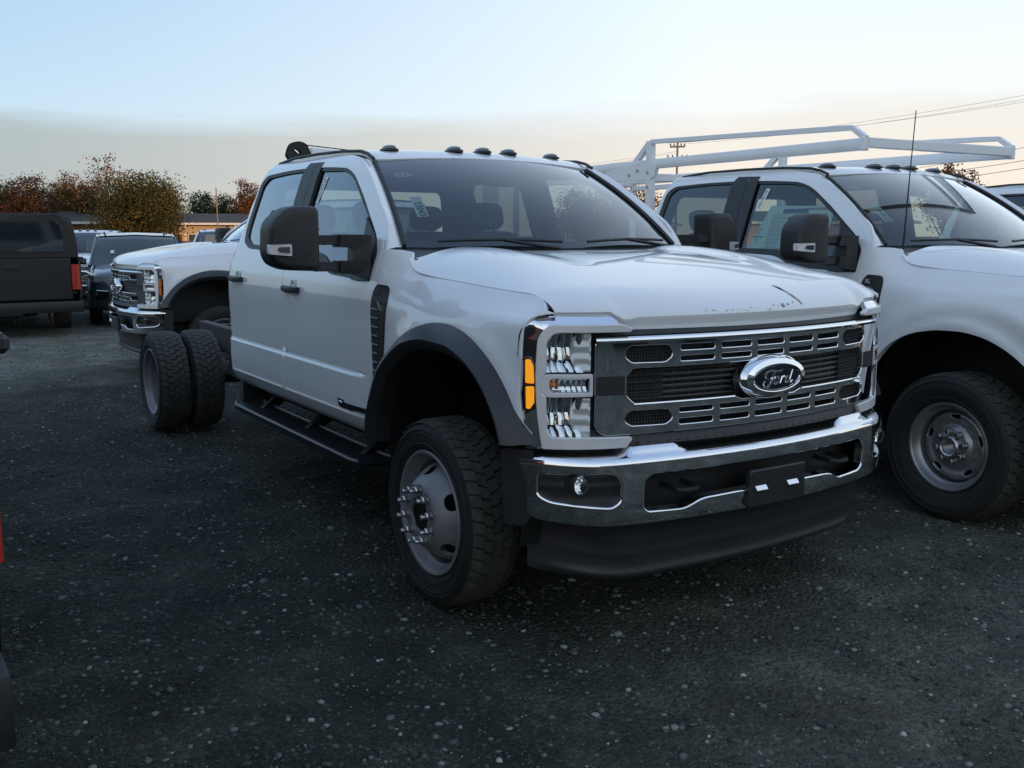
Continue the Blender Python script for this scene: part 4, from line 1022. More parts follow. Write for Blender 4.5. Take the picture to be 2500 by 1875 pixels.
        for k in range(5): m.tube([(-5.35+.0, s*.55+0, .60+.012*k), (-4.55, s*.55, .42+.012*k), (-3.85, s*.55, .60+.012*k)], .012, 4, flat=3)
        m.build('leaf_spring', 'dark_steel', ch)
    m = MB(); m.lathe([(0,-.75),(.06,-.75),(.07,-.2),(.16,-.12),(.19,0),(.16,.12),(.07,.2),(.06,.75),(0,.75)], c=(-4.552,0,.41), n=20); m.build('rear_axle', 'dark_steel', ch)
    m = MB(); m.lathe([(0,-.75),(.05,-.75),(.05,.2),(.13,.26),(.15,.35),(.13,.44),(.05,.5),(.05,.75),(0,.75)], c=(0,0,.41), n=20); m.build('front_axle', 'dark_steel', ch)
    m = MB(); m.tube([(-1.2,0,.55),(-4.45,0,.43)], .05, 10); m.build('drive_shaft', 'dark_steel', ch)
    for x in (-3.4,-4.2,-5.0,-5.7): m = MB(); m.box(x-.05,x+.05,-.43,.43,.60,.74,.01); m.build('cross_member', 'dark_steel', ch)
    m = MB(); m.box(-2.9,-.7,-.80,.80,.50,.60,.02); m.build('under_floor', 'dark_steel', ch)
    m = MB(); m.box(-3.30,-3.05,-.60,-.30,.74,.86,.02); m.tube([(-3.1,-.45,.84),(-3.3,-.55,.88),(-3.5,-.62,.80)], .02, 8); m.tube([(-3.1,-.6,.9),(-3.35,-.7,.86),(-3.6,-.62,.70)], .015, 8); m.build('hose_cluster', 'dark_steel', ch)
    return T
def arc_spline(P, n):
    d = np.concatenate([[0], np.cumsum(np.hypot(*np.diff(P, axis=0).T))])
    def cr(t):
        i = int(np.clip(np.searchsorted(d, t)-1, 0, len(P)-2)); h = d[i+1]-d[i]; u = (t-d[i])/h
        p0 = P[max(i-1, 0)]; p1 = P[i]; p2 = P[i+1]; p3 = P[min(i+2, len(P)-1)]
        return .5*((2*p1)+(-p0+p2)*u+(2*p0-5*p1+4*p2-p3)*u*u+(-p0+3*p1-3*p2+p3)*u**3)
    return [cr(t) for t in np.linspace(0, d[-1], n)]
def ws_point(q, t):
    """windshield: q -1..1 across, t 0..1 base to header"""
    yb, yt = .856*q, .707*q
    b = np.array([-.415-.19*q*q, yb, 1.520+.009*q*q]); h = np.array([-1.165-.075*q*q, yt, 2.004-.034*q*q])
    p = b+(h-b)*t; c = 4*t*(1-t)
    return (p[0]+.018*c, p[1]+.004*c*q, p[2]+.022*c)
mat('lamp_smoke', (.05, .052, .055), .15, coat=1.0)
mat('smoke_lens', (.10, .11, .12), .12, coat=1.0)

truck = make_truck('white crew cab truck with chrome grille and bare chassis behind its cab', 'truck')
truck.name = 'chassis_truck'
for s in (-1, 1):
    make_wheel(truck, 'front_wheel', (0, s*.948, .405), s, 'front')
    make_wheel(truck, 'rear_wheel', (-4.552, s*1.085, .405), s, 'dual')
    make_wheel(truck, 'rear_wheel', (-4.552, s*.815, .405), s, 'dual')
# ================================================================== ground
def ground_mat():
    m = bpy.data.materials.new('gravel_ground'); m.use_nodes = True; t = m.node_tree; b = t.nodes['Principled BSDF']; N = t.nodes.new; L = t.links.new
    tc = N('ShaderNodeTexCoord')
    def noise(sc, det=6, rough=.6):
        n = N('ShaderNodeTexNoise'); n.inputs['Scale'].default_value = sc; n.inputs['Detail'].default_value = det; n.inputs['Roughness'].default_value = rough; L(tc.outputs['Object'], n.inputs['Vector']); return n.outputs[0]
    def vor(sc):
        n = N('ShaderNodeTexVoronoi'); n.inputs['Scale'].default_value = sc; L(tc.outputs['Object'], n.inputs['Vector']); return n
    def ramp(f, stops):
        r = N('ShaderNodeValToRGB'); cr = r.color_ramp
        while len(cr.elements) < len(stops): cr.elements.new(.5)
        for e, (p, c) in zip(cr.elements, stops): e.position = p; e.color = (*c, 1)
        L(f, r.inputs[0]); return r.outputs[0]
    def mix(f, a, c, bl='MIX'):
        n = N('ShaderNodeMix'); n.data_type = 'RGBA'; n.blend_type = bl
        for s, v in ((n.inputs[0], f), (n.inputs[6], a), (n.inputs[7], c)):
            if isinstance(v, (int, float)): s.default_value = v
            elif isinstance(v, tuple): s.default_value = (*v, 1)
            else: L(v, s)
        return n.outputs[2]
    v1 = vor(42); v2 = vor(95); v3 = vor(24)
    peb = ramp(v1.outputs['Color'], [(0, (.012,.014,.013)), (.45, (.032,.035,.031)), (.78, (.07,.072,.064)), (.93, (.16,.16,.145)), (1, (.40,.40,.37))])
    peb2 = ramp(v2.outputs['Color'], [(0, (.012,.014,.012)), (.6, (.045,.047,.041)), (.9, (.12,.12,.108)), (1, (.36,.36,.33))])
    stones = mix(.38, peb, peb2)
    dirt = mix(.45, ramp(noise(3.0, 8), [(.25, (.030,.032,.028)), (.7, (.068,.066,.056))]), peb2)
    patch = ramp(noise(.35, 5, .55), [(.38, (0,0,0)), (.66, (1,1,1))])
    fine = ramp(noise(40, 3), [(.4, (0,0,0)), (.6, (1,1,1))])
    pm = mix(.55, patch, fine, 'OVERLAY')
    colr = mix(pm, stones, dirt)
    shade = ramp(noise(1.1, 5), [(.3, (.50,.60,.56)), (.7, (.88,.98,.90))])
    colr = mix(1.0, colr, shade, 'MULTIPLY')
    far = ramp(noise(.06, 3), [(.35, (.9,.9,.9)), (.65, (1.35,1.33,1.30))])
    colr = mix(1.0, colr, far, 'MULTIPLY')
    # worn pale driving lane behind the row and dusty patch at the right
    sx = N('ShaderNodeSeparateXYZ'); L(tc.outputs['Object'], sx.inputs[0])
    def mth(op, a, b_, c=None, cl=False):
        n = N('ShaderNodeMath'); n.operation = op; n.use_clamp = cl
        for i, v in enumerate((a, b_, c)):
            if v is None: continue
            if isinstance(v, (int, float)): n.inputs[i].default_value = v
            else: L(v, n.inputs[i])
        return n.outputs[0]
    wob = mth('MULTIPLY_ADD', noise(.8, 5), 2.4, -1.2)
    dl = mth('ABSOLUTE', mth('ADD', mth('ADD', sx.outputs[0], 11.2), wob), 0)
    lane = mth('MULTIPLY_ADD', mth('SUBTRACT', 4.0, dl), .45, 0., True)
    colr = mix(mth('MULTIPLY', lane, .75), colr, mix(.3, mix(fine, (.25,.265,.23), (.34,.355,.31)), peb))
    dr = mth('MULTIPLY_ADD', mth('ADD', mth('ADD', mth('MULTIPLY', sx.outputs[0], .55), mth('MULTIPLY', sx.outputs[1], .85)), mth('MULTIPLY', wob, .35)), .75, .30, True)
    near = mth('MULTIPLY_ADD', sx.outputs[0], .5, .6, True)
    colr = mix(mth('MULTIPLY', mth('MULTIPLY', dr, near), .72), colr, mix(.35, mix(fine, (.125,.132,.108), (.20,.208,.172)), peb))
    mott = ramp(noise(2.3, 7, .68), [(.34, (.58,.60,.60)), (.52, (.95,.95,.93)), (.68, (1.60,1.56,1.46))])
    colr = mix(1.0, colr, mott, 'MULTIPLY')
    brown = ramp(noise(.9, 4), [(.50, (0,0,0)), (.72, (.5,.5,.5))])
    colr = mix(brown, colr, mix(1.0, colr, (1.18,.98,.80), 'MULTIPLY'))
    L(colr, b.inputs['Base Color']); b.inputs['Roughness'].default_value = .9; b.inputs['Specular IOR Level'].default_value = .22
    # relief
    h = N('ShaderNodeMath'); h.operation = 'MULTIPLY_ADD'; L(v1.outputs['Distance'], h.inputs[0]); h.inputs[1].default_value = -1.0; 
    h2 = N('ShaderNodeMath'); h2.operation = 'MULTIPLY_ADD'; L(v2.outputs['Distance'], h2.inputs[0]); h2.inputs[1].default_value = -.5; L(noise(9, 8, .7), h2.inputs[2]); L(h2.outputs[0], h.inputs[2])
    bp = N('ShaderNodeBump'); bp.inputs['Strength'].default_value = .9; bp.inputs['Distance'].default_value = .03; L(h.outputs[0], bp.inputs['Height']); L(bp.outputs[0], b.inputs['Normal'])
    MAT['gravel_ground'] = m
ground_mat()
def gz(x, y):
    return .012*math.sin(x*1.3+.5)*math.sin(y*.9)+.008*math.sin(x*3.1+y*2.2)
def dip(x, y): return -.55*float(sst((-x-15)/17.))
def build_ground():
    # fine grid near the trucks, coarse sheet beyond, one mesh
    xs = np.unique(np.concatenate([np.linspace(-900,-60,15), np.linspace(-60,-16,23), np.linspace(-16,8,161), np.linspace(8,60,14), np.linspace(60,900,12)]))
    ys = np.unique(np.concatenate([np.linspace(-900,-60,12), np.linspace(-60,-7,12), np.linspace(-7,9,107), np.linspace(9,60,14), np.linspace(60,900,12)]))
    nx, ny = len(xs), len(ys)
    r2 = np.random.default_rng(3); V = []
    for x in xs:
        for y in ys:
            f = math.exp(-((x+2)/30)**2-((y)/25)**2); V.append((x, y, dip(x, y)+(.5*gz(x, y)-.012)*f + (r2.uniform(-.004,.004)*f)))
    F = [(i*ny+j, (i+1)*ny+j, (i+1)*ny+j+1, i*ny+j+1) for i in range(nx-1) for j in range(ny-1)]
    me = bpy.data.meshes.new('ground'); me.from_pydata(V, [], F); me.shade_smooth()
    tag(link('ground', me, 'gravel_ground'), kind='structure', label='dark grey gravel and packed dirt of the parking lot')
build_ground()
mat('stone', (.10,.10,.097), .8, noise=(35, .5, .1), bump=(60, .4, .006))
def build_gravel(name, n, x0, x1, y0, y1, rmin, rmax, seed, dens=None, label=''):
    r = np.random.default_rng(seed); bm = bmesh.new(); bmesh.ops.create_icosphere(bm, subdivisions=1, radius=1.0)
    B = np.array([v.co[:] for v in bm.verts]); Fb = np.array([[v.index for v in f.verts] for f in bm.faces]); bm.free(); nv = len(B)
    u = r.random((n, 2)); px = x0+(x1-x0)*u[:, 0]; py = y0+(y1-y0)*u[:, 1]
    size = rmin*(rmax/rmin)**(r.random(n)**2.6)
    sc3 = np.stack([size*r.uniform(.8,1.35,n), size*r.uniform(.7,1.1,n), size*r.uniform(.45,.8,n)], -1)
    a = r.uniform(0, 2*np.pi, n); ca, sa = np.cos(a), np.sin(a)
    pert = 1+r.uniform(-.22,.22,(n, nv))
    P = B[None]*pert[:, :, None]*sc3[:, None, :]
    Xr = P[..., 0]*ca[:, None]-P[..., 1]*sa[:, None]; Yr = P[..., 0]*sa[:, None]+P[..., 1]*ca[:, None]
    gzv = np.array([dip(x, y)+(.5*gz(x, y)-.012)*math.exp(-((x+2)/30)**2-(y/25)**2) for x, y in zip(px, py)])
    V = np.stack([Xr+px[:, None], Yr+py[:, None], P[..., 2]+gzv[:, None]+sc3[:, 2][:, None]*.10], -1).reshape(-1, 3)
    F = (Fb[None]+(np.arange(n)*nv)[:, None, None]).reshape(-1, 3)
    me = bpy.data.meshes.new(name); me.vertices.add(len(V)); me.vertices.foreach_set('co', V.ravel())
    me.loops.add(len(F)*3); me.loops.foreach_set('vertex_index', F.ravel().astype(np.int32)); me.polygons.add(len(F))
    me.polygons.foreach_set('loop_start', np.arange(0, len(F)*3, 3).astype(np.int32)); me.polygons.foreach_set('loop_total', np.full(len(F), 3, np.int32)); me.update(); me.validate()
    # per stone tone
    at = me.color_attributes.new('tone', 'FLOAT_COLOR', 'POINT'); c = np.clip(r.lognormal(-.1, .75, n), .25, 6.0); hue = r.normal(0, .04, (n, 3))
    C = np.ones((n, nv, 4)); C[..., :3] = (c[:, None]*(1+hue))[:, None, :]; at.data.foreach_set('color', C.ravel().astype(np.float32))
    o = link(name, me, 'gravel_stone'); tag(o, label, 'gravel', kind='stuff'); return o
def stone_mat():
    m = bpy.data.materials.new('gravel_stone'); m.use_nodes = True; t = m.node_tree; b = t.nodes['Principled BSDF']
    a = t.nodes.new('ShaderNodeAttribute'); a.attribute_name = 'tone'; mx = t.nodes.new('ShaderNodeMix'); mx.data_type = 'RGBA'; mx.blend_type = 'MULTIPLY'; mx.inputs[0].default_value = 1
    mx.inputs[6].default_value = (.056,.065,.058,1); t.links.new(a.outputs['Color'], mx.inputs[7]); t.links.new(mx.outputs[2], b.inputs['Base Color']); b.inputs['Roughness'].default_value = .75
    MAT['gravel_stone'] = m
stone_mat()
build_gravel('loose_gravel', 80000, -7.0, 3.4, -4.2, 3.6, .003, .015, 11, label='small loose grey stones scattered over the dirt')
build_gravel('loose_gravel', 9000, -18.0, -7.0, -6.0, 0.5, .006, .02, 12, label='coarser stones strewn over the lot behind the chassis truck')
build_gravel('loose_gravel', 900, -6.0, 3.2, -4.0, 3.4, .010, .026, 13, label='larger pale stones lying here and there on the gravel')
# ================================================================== other vehicles
def place(o, x, y, yawdeg, z=0.): o.location = (x, y, z); o.rotation_euler = (0, 0, R(yawdeg)); return o
SKIP_FAR = ('lug_nut', 'vent_louvre', 'vent_lettering', 'tread_teeth', 'tow_hook', 'hose_cluster', 'centre_console', 'badge_swoosh', 'step_ribs', 'handle_cup', 'grille_mesh', 'brake_disc', 'leaf_spring')
# --- pickup with ladder rack standing on the far side of the main truck
srw = dup(truck, skip=('fender_flare', 'fender', 'front_wheel', 'rear_wheel', 'running_board', 'bumper_end_cap', 'engine_badge'), swap={'amber': 'amber_off'})
srw.name = 'rack_pickup'; tag(srw, 'white crew cab pickup carrying a tubular white ladder rack over its roof', 'pickup')
ARCH_S = [(-.570,.60),(-.565,.70),(-.53,.80),(-.46,.90),(-.36,.985),(-.22,1.045),(-.06,1.070),(.05,1.072),(.18,1.055),(.32,1.005),(.44,.93),(.53,.84),(.58,.76),(.60,.70)]
def side2(s, off=0.):
    def f(x, z):
        x = np.asarray(x, float); z = np.asarray(z, float); r = np.hypot((x-.02), (z-.50))
        return np.stack([x, s*(side_y(x, z)+off+.012*np.exp(-((r-.60)/.04)**2)), z], -1)
    return f
def plain_fender(T):
    for s in (-1, 1):
        gap = [(-.452,1.508),(-.425,1.460),(-.385,1.433),(-.32,1.417),(.13,1.386),(.45,1.370),(.60,1.364),(.65,1.351),(.69,1.331),(.733,1.305)]
        front = [(.718,1.3045),(.700,1.303),(.678,1.295),(.662,1.275),(.650,1.240),(.645,1.08),(.655,.94),(.672,.826),(.66,.72)]
        arch = [tuple(p) for p in arc_pts(ARCH_S, 44)][::-1]
        panel('fender', side2(s), [(-.648,.60),(-.648,1.49),(-.62,1.518),(-.52,1.516)]+seg_smooth(gap, 24)+seg_smooth(front, 12)+arch, d=.035, parent=T, flange=.03, ref=(0,0,1))
        rr = []
        for (x, z) in arc_pts(ARCH_S, 40):
            y = float(side2(1)(np.array([x]), np.array([z]))[0, 1]); rr.append([(x, s*(y-.028), z-.004), (x*.97, s*.60, z)])
        m = MB(); m.loft(rr, closed=False); m.build('wheel_liner', 'grille_dark', T)
plain_fender(srw)
for s in (-1, 1):
    make_wheel(srw, 'front_wheel', (0, s*.870, .415), s, 'single')
    make_wheel(srw, 'rear_wheel', (-4.05, s*.870, .415), s, 'single')
def make_bed(T, mt='white_paint'):
    B = bpy.data.objects.new('cargo_bed', None); COL.objects.link(B); B.parent = T
    for s in (-1, 1):
        def f(x, z): return np.stack([np.asarray(x, float), s*(.985+.02*np.sin((np.asarray(z, float)-.6)*2.6)), np.asarray(z, float)], -1)
        ar = [(-4.05+.56*math.cos(a), .50+.58*math.sin(a)) for a in np.linspace(math.pi*1.02, -.02*math.pi, 30)][::-1]
        panel('bed_side', f, [(-5.66,.66),(-5.66,1.32),(-3.12,1.36),(-3.12,.62)]+ar, d=.08, m=mt, parent=B, flange=.03, ref=(-4,0,1))
        m = MB(); m.box(-5.66,-3.12,s*.985-.07,s*.985+.012,1.33,1.375,.012); m.build('bed_rail', 'black_plastic', B)
        m = MB(); m.hull([(x, s*y, z) for x, y in ((-5.69,.86),(-5.70,.94),(-5.64,1.010),(-5.50,1.012),(-5.55,.86)) for z in (.86,1.26)]); tl = m.build('tail_light', 'red_lamp', B)
        m = MB(); rr = []
        for k in range(20):
            a = math.pi*k/19; rr.append([(-4.05+.55*math.cos(a), s*.96, .50+.57*math.sin(a)), (-4.05+.55*math.cos(a), s*.55, .50+.57*math.sin(a))])
        m.loft(rr, closed=False); m.build('wheel_liner', 'grille_dark', B)
    m = MB(); m.box(-5.68,-5.63,-.86,.86,.70,1.36,.015); tg = m.build('tailgate', mt, B)
    m = MB(); m.box(-5.695,-5.675,-.12,.12,1.20,1.27,.006); m.build('tailgate_handle', 'black_plastic', tg)
    m = MB(); m.box(-5.62,-3.12,-.95,.95,.78,.84,.01); m.build('bed_floor', 'dark_steel', B)
    m = MB(); m.box(-3.16,-3.12,-.95,.95,.80,1.33,.01); m.build('bed_front', mt, B)
    m = MB(); m.hull([(x, y, z) for y in (-.98,.98) for x, z in ((-5.70,.50),(-5.86,.52),(-5.88,.60),(-5.86,.68),(-5.66,.68))]); m.build('rear_bumper', 'black_plastic', B)
    return B
bed = make_bed(srw)
rk = bpy.data.objects.new('ladder_rack', None); COL.objects.link(rk); rk.parent = srw
YR = .735
mat('rack_paint', (.78,.79,.80), .38, coat=.6, noise=(4, .03))
for s in (-1, 1):
    m = MB(); m.sqtube([(-.90,s*YR,2.155),(-3.15,s*YR,2.165),(-5.4,s*YR,2.17)], .045, .075); m.build('main_rail', 'rack_paint', rk)
    m = MB(); m.sqtube([(-.895,s*YR,2.19),(-1.00,s*YR,2.262),(-1.10,s*YR,2.268),(-3.08,s*YR,2.345),(-3.09,s*YR,2.34)], .035, .035); m.build('upper_rail', 'rack_paint', rk)
    m = MB(); m.box(-.925,-.885,s*YR-.024,s*YR+.024,2.115,2.20,.006); m.build('rail_end_plate', 'rack_paint', rk)
    m = MB(); m.sqtube([(-3.10,s*YR,2.35),(-3.10,s*YR,1.36)], .06, .06); m.build('post', 'rack_paint', rk)
    m = MB(); m.sqtube([(-5.35,s*YR,2.20),(-5.35,s*YR,1.36)], .05, .05); m.build('post', 'rack_paint', rk)
    m = MB(); m.sqtube([(-3.12,s*YR,2.33),(-3.42,s*YR,2.10),(-3.60,s*YR,2.085)], .04, .05); m.build('brace', 'rack_paint', rk)
    m = MB(); m.hull([(x, s*(YR+dy), z) for dy in (-.006,.028) for x, z in ((-2.98,2.16),(-3.16,2.20),(-3.40,2.06),(-3.75,2.05),(-3.75,2.12),(-3.45,2.13),(-3.02,2.06),(-3.16,2.04))]); m.build('gusset_plate', 'rack_paint', rk)
    m = MB(); m.sqtube([(-3.5,s*YR,2.085),(-5.35,s*YR,2.09)], .04, .05); m.build('lower_rail', 'rack_paint', rk)
    for bx, bz in ((-3.10,2.10),(-3.10,1.98),(-3.24,2.12),(-3.36,2.09)):
        m = MB(); m.lathe([(0,.040),(.012,.040),(.014,.034),(.014,.02)], c=(bx, s*YR, bz), n=8, s2=s); m.build('bolt', 'nut_steel', rk)
for x, z in ((-.905,2.165),(-3.10,2.06),(-4.2,2.14),(-5.35,2.14)):
    m = MB(); m.sqtube([(x,-YR+.02,z),(x,YR-.02,z)], .045, .062); m.build('cross_bar', 'rack_paint', rk)
place(srw, .492, 2.971, -3.56, -.006)
# whip antenna on the passenger fender
m = MB(); m.tube([(-.46,-.87,1.50),(-.455,-.872,1.56),(-.44,-.875,1.9),(-.42,-.878,2.30)], [.008,.006,.0035,.0028], 6); ant = m.build('antenna', 'dark_steel', srw)
# --- stickers on the glass
def ws_sticker(T, q, t, w, h, rot, txt, mt='sticker_paper', name='stock_tag'):
    p = Vector(ws_point(q, t)); e = .01; du = (Vector(ws_point(q+e, t))-Vector(ws_point(q-e, t))).normalized(); dv = (Vector(ws_point(q, t+e))-Vector(ws_point(q, t-e))).normalized()
    n = du.cross(dv).normalized()
    if n.x < 0: n = -n
    a = R(rot); U = du*math.cos(a)+dv*math.sin(a); V_ = n.cross(U)
    c = p-n*.006
    m = MB(); m.add([c-U*w/2-V_*h/2, c+U*w/2-V_*h/2, c+U*w/2+V_*h/2, c-U*w/2+V_*h/2], [(0,1,2,3)]); st = m.build(name, mt, T)
    if txt:
        M = Matrix((( *U, 0), (*V_, 0), (*n, 0), (0,0,0,1))).transposed(); M.translation = c+n*.0015
        for (tx_, sz, ox, oy) in txt: glyph(st, 'tag_lettering', tx_, sz, M @ Matrix.Translation((ox, oy, 0)) @ Matrix.Rotation(R(-90), 4, 'Z') if False else M @ Matrix.Translation((ox, oy, 0)), 'sticker_ink', .002)
    return st
def oval_sticker(T, q, t, a, b):
    m = MB(); pts = []; inner = []
    for k in range(28):
        an = 2*math.pi*k/28; p = np.array(ws_point(q+a*math.cos(an)/.8, t+b*math.sin(an)/.75))+np.array([-.007,0,-.004]); pts.append(p)
        inner.append(np.array(ws_point(q+a*.86*math.cos(an)/.8, t+b*.8*math.sin(an)/.75))+np.array([-.007,0,-.004]))
    m.loft([pts, inner], cap=False); o = m.build('oval_decal', 'sticker_paper', T)
    m = MB(); c = np.array(ws_point(q, t))+np.array([-.007,0,-.004]); e = .01
    pp = [np.array(ws_point(q+x/.8, t+y/.75))+np.array([-.007,0,-.004]) for x, y in ((-.011,-.007),(.011,-.007),(.012,.002),(.006,.004),(.004,.008),(-.004,.008),(-.006,.004),(-.012,.002))]
    m.add(pp, [tuple(range(8))]); m.build('decal_mark', 'sticker_paper', o)
    for sx in (-1, 1):
        m = MB(); m.add([np.array(ws_point(q+x/.8, t+y/.75))+np.array([-.007,0,-.004]) for x, y in ((sx*.020,-.003),(sx*.034,-.003),(sx*.034,.003),(sx*.020,.003))], [(0,1,2,3)]); m.build('decal_mark', 'sticker_paper', o)
def side_sticker(T, s, poly, mt, name, off=-.0125):
    return panel(name, SIDE(s, off), poly, d=.05, m=mt, parent=T, flange=0, ref=(-1.5,0,1.2))
for T, num in ((truck, '15043'), (srw, '14533')):
    ws_sticker(T, -.83, .405, .178, .058, -90, [(num, .052, .022, 0), ('XL  F550' if False else '', .01, 0, 0)][:1])
    oval_sticker(T, -.83, .795, .050, .022)
    st = side_sticker(T, -1, [(-1.690,1.912),(-1.650,1.908),(-1.695,1.765),(-1.737,1.768)], 'sticker_white', 'barcode_label')
    m = MB()
    for k in range(9):
        t0 = .08+k*.098; t1 = t0+(.05 if k % 3 else .075); q = []
        for t, u in ((t0,.18),(t1,.18),(t1,.70),(t0,.70)):
            x = -1.690-.047*t+.040*(u); z = 1.912-.145*t-.004*u; q.append((x, -(float(side_y(x, z))-.0115), z))
        m.add(q, [(0,1,2,3)])
    o = m.build('barcode_print', 'sticker_grey', st); o['kind'] = 'stuff'
# window sheet (price label) on the rack pickup's front window
wsht = side_sticker(srw, -1, [(-1.60,1.79),(-1.02,1.775),(-1.03,1.47),(-1.20,1.45),(-1.33,1.50),(-1.72,1.50)], 'sticker_paper', 'price_sheet', -.0195)
for (x0, x1, z0, z1, mt) in ((-1.47,-1.24,1.735,1.765,'sticker_blue'),(-1.70,-1.60,1.575,1.583,'sticker_ink'),(-1.24,-1.04,1.752,1.768,'sticker_grey')):
    o = panel('sheet_print', SIDE(-1, -.0185), [(x0,z0),(x1,z0),(x1,z1),(x0,z1)], d=.05, m=mt, parent=wsht, flange=0, ref=(-1.5,0,1.2))
m = MB(); rl = random.Random(4)
for k in range(26):
    for (xa, xb) in ((-1.69,-1.60),(-1.56,-1.40),(-1.37,-1.23),(-1.20,-1.06)):
        z = 1.725-k*.0088
        if z < 1.60 and xa < -1.6: continue
        x0 = xa; x1 = xb-rl.uniform(0,.07); yy = lambda x: -(float(side_y(x, z))-.0183)
        m.add([(x0,yy(x0),z),(x1,yy(x1),z),(x1,yy(x1),z+.003),(x0,yy(x0),z+.003)], [(0,1,2,3)])
o = m.build('sheet_text', 'sticker_grey', wsht); o['kind'] = 'stuff'
M7 = Matrix.Translation((-1.655, -(float(side_y(-1.655,1.545))-.0183), 1.548)) @ Matrix.Rotation(R(90-17), 4, 'X'); glyph(wsht, 'sheet_numeral', '7', .036, M7, 'sticker_ink', .001)
# rust coloured bird mess and scuffs on the hood front
def hood_mark(pts, w0, name):
    m = MB(); rr = []
    for k, (q, t) in enumerate(pts):
        p = hood_fn(np.array([q]), np.array([t]))[0]; ww = w0*(.4+.6*math.sin(math.pi*(k+.5)/len(pts)))*random.uniform(.7,1.2)
        rr.append([(p[0]+.0012, p[1]-ww, p[2]+.0018), (p[0]+.0014, p[1]+ww, p[2]+.0018)])
    m.loft(rr, closed=False); return m.build(name, 'rust_stain', truck)
def q_of(y): return y/.905
hood_mark([(q_of(.193),.797),(q_of(.198),.806),(q_of(.203),.818),(q_of(.202),.828),(q_of(.207),.838),(q_of(.211),.848)], .0065, 'hood_stain')
o = hood_mark([(q_of(.208),.845),(q_of(.214),.862),(q_of(.216),.88),(q_of(.224),.905),(q_of(.228),.93)], .006, 'hood_stain'); o.data.materials[0] = MAT['stain_streak']
rs = random.Random(19); m = MB()
for k in range(26):
    y = -.36+rs.random()**.8*.54; t = .938-.030*max(0, (y-.02)/.16)**1.6+rs.gauss(0,.008); n = rs.choice((4,5,6)); a = rs.uniform(.0012,.0042)*(1.3 if y > .05 else .8); a0 = rs.uniform(0,6); vv = []
    for j in range(n):
        an = a0+6.283*j/n; r_ = a*rs.uniform(.5,1.4); p = hood_fn(np.array([q_of(y+r_*1.8*math.cos(an))]), np.array([t+r_*1.6*math.sin(an)]))[0]; vv.append((p[0]+.0014, p[1], p[2]+.0012))
    m.add(vv, [tuple(range(n))])
o = m.build('hood_scuffs', 'scuff', truck); o['kind'] = 'stuff'
# protective wrap on the front seats of the main truck
for s in (-1, 1):
    m = MB(); m.hull([(-1.75+a, s*.40+b*.262*k, z) for b in (-1, 1) for a, z, k in ((.04,1.0,.8),(.145,1.0,.9),(-.02,1.52,.85),(.012,1.50,.85),(.085,1.2,1.0),(-.0,1.2,1.0))]); m.build('seat_wrap', 'seat_plastic_wrap', truck)

# --- chassis truck parked across behind, with crane boom stowed over its cab
bt = dup(truck, skip=SKIP_FAR+('hood_stain', 'hood_scuffs', 'stock_tag', 'barcode_label', 'oval_decal', 'seat_wrap'), swap={'amber': 'amber_off'})
bt.name = 'crane_truck'; tag(bt, 'white chassis truck with black wheel flares parked crosswise behind the bare chassis', 'truck')
place(bt, -8.564, .265, -89.0, -.037)
cr = bpy.data.objects.new('service_crane', None); COL.objects.link(cr); cr.parent = bt
m = MB(); m.box(-5.6,-3.2,-1.05,1.05,.80,1.45,.03); m.build('service_body', 'white_paint', cr)
m = MB(); m.sqtube([(-4.9,-.95,1.4),(-4.9,-.95,2.62)], .20, .20); m.build('crane_post', 'rack_paint', cr)
m = MB(); m.sqtube([(-5.1,-.95,2.60),(-1.93,-.95,2.765)], .10, .11); m.build('boom', 'rack_paint', cr)
m = MB(); m.tube([(-4.6,-.95,2.69),(-1.72,-.95,2.86)], .008, 5); m.build('boom_cable', 'dark_steel', cr)
pl = rpoly([(-1.98,2.64,.02),(-1.62,2.62,.02),(-1.56,2.70,.04),(-1.62,2.86,.06),(-1.74,2.90,.06),(-1.86,2.86,.05),(-1.90,2.74,.04)], .03, 4)
hp = [(-1.72+.055*math.cos(a), 2.76+.030*math.sin(a)+.5*.055*math.cos(a)) for a in np.linspace(0, 2*math.pi, 16, endpoint=False)]
for yy in (-.99, -.91):
    panel('sheave_plate', lambda x, z, yy=yy: np.stack([np.asarray(x, float), yy+0*np.asarray(x, float), np.asarray(z, float)], -1), pl, [hp], d=.1, m='dark_steel', parent=cr, flange=.015, ref=(-2,0,2.6))

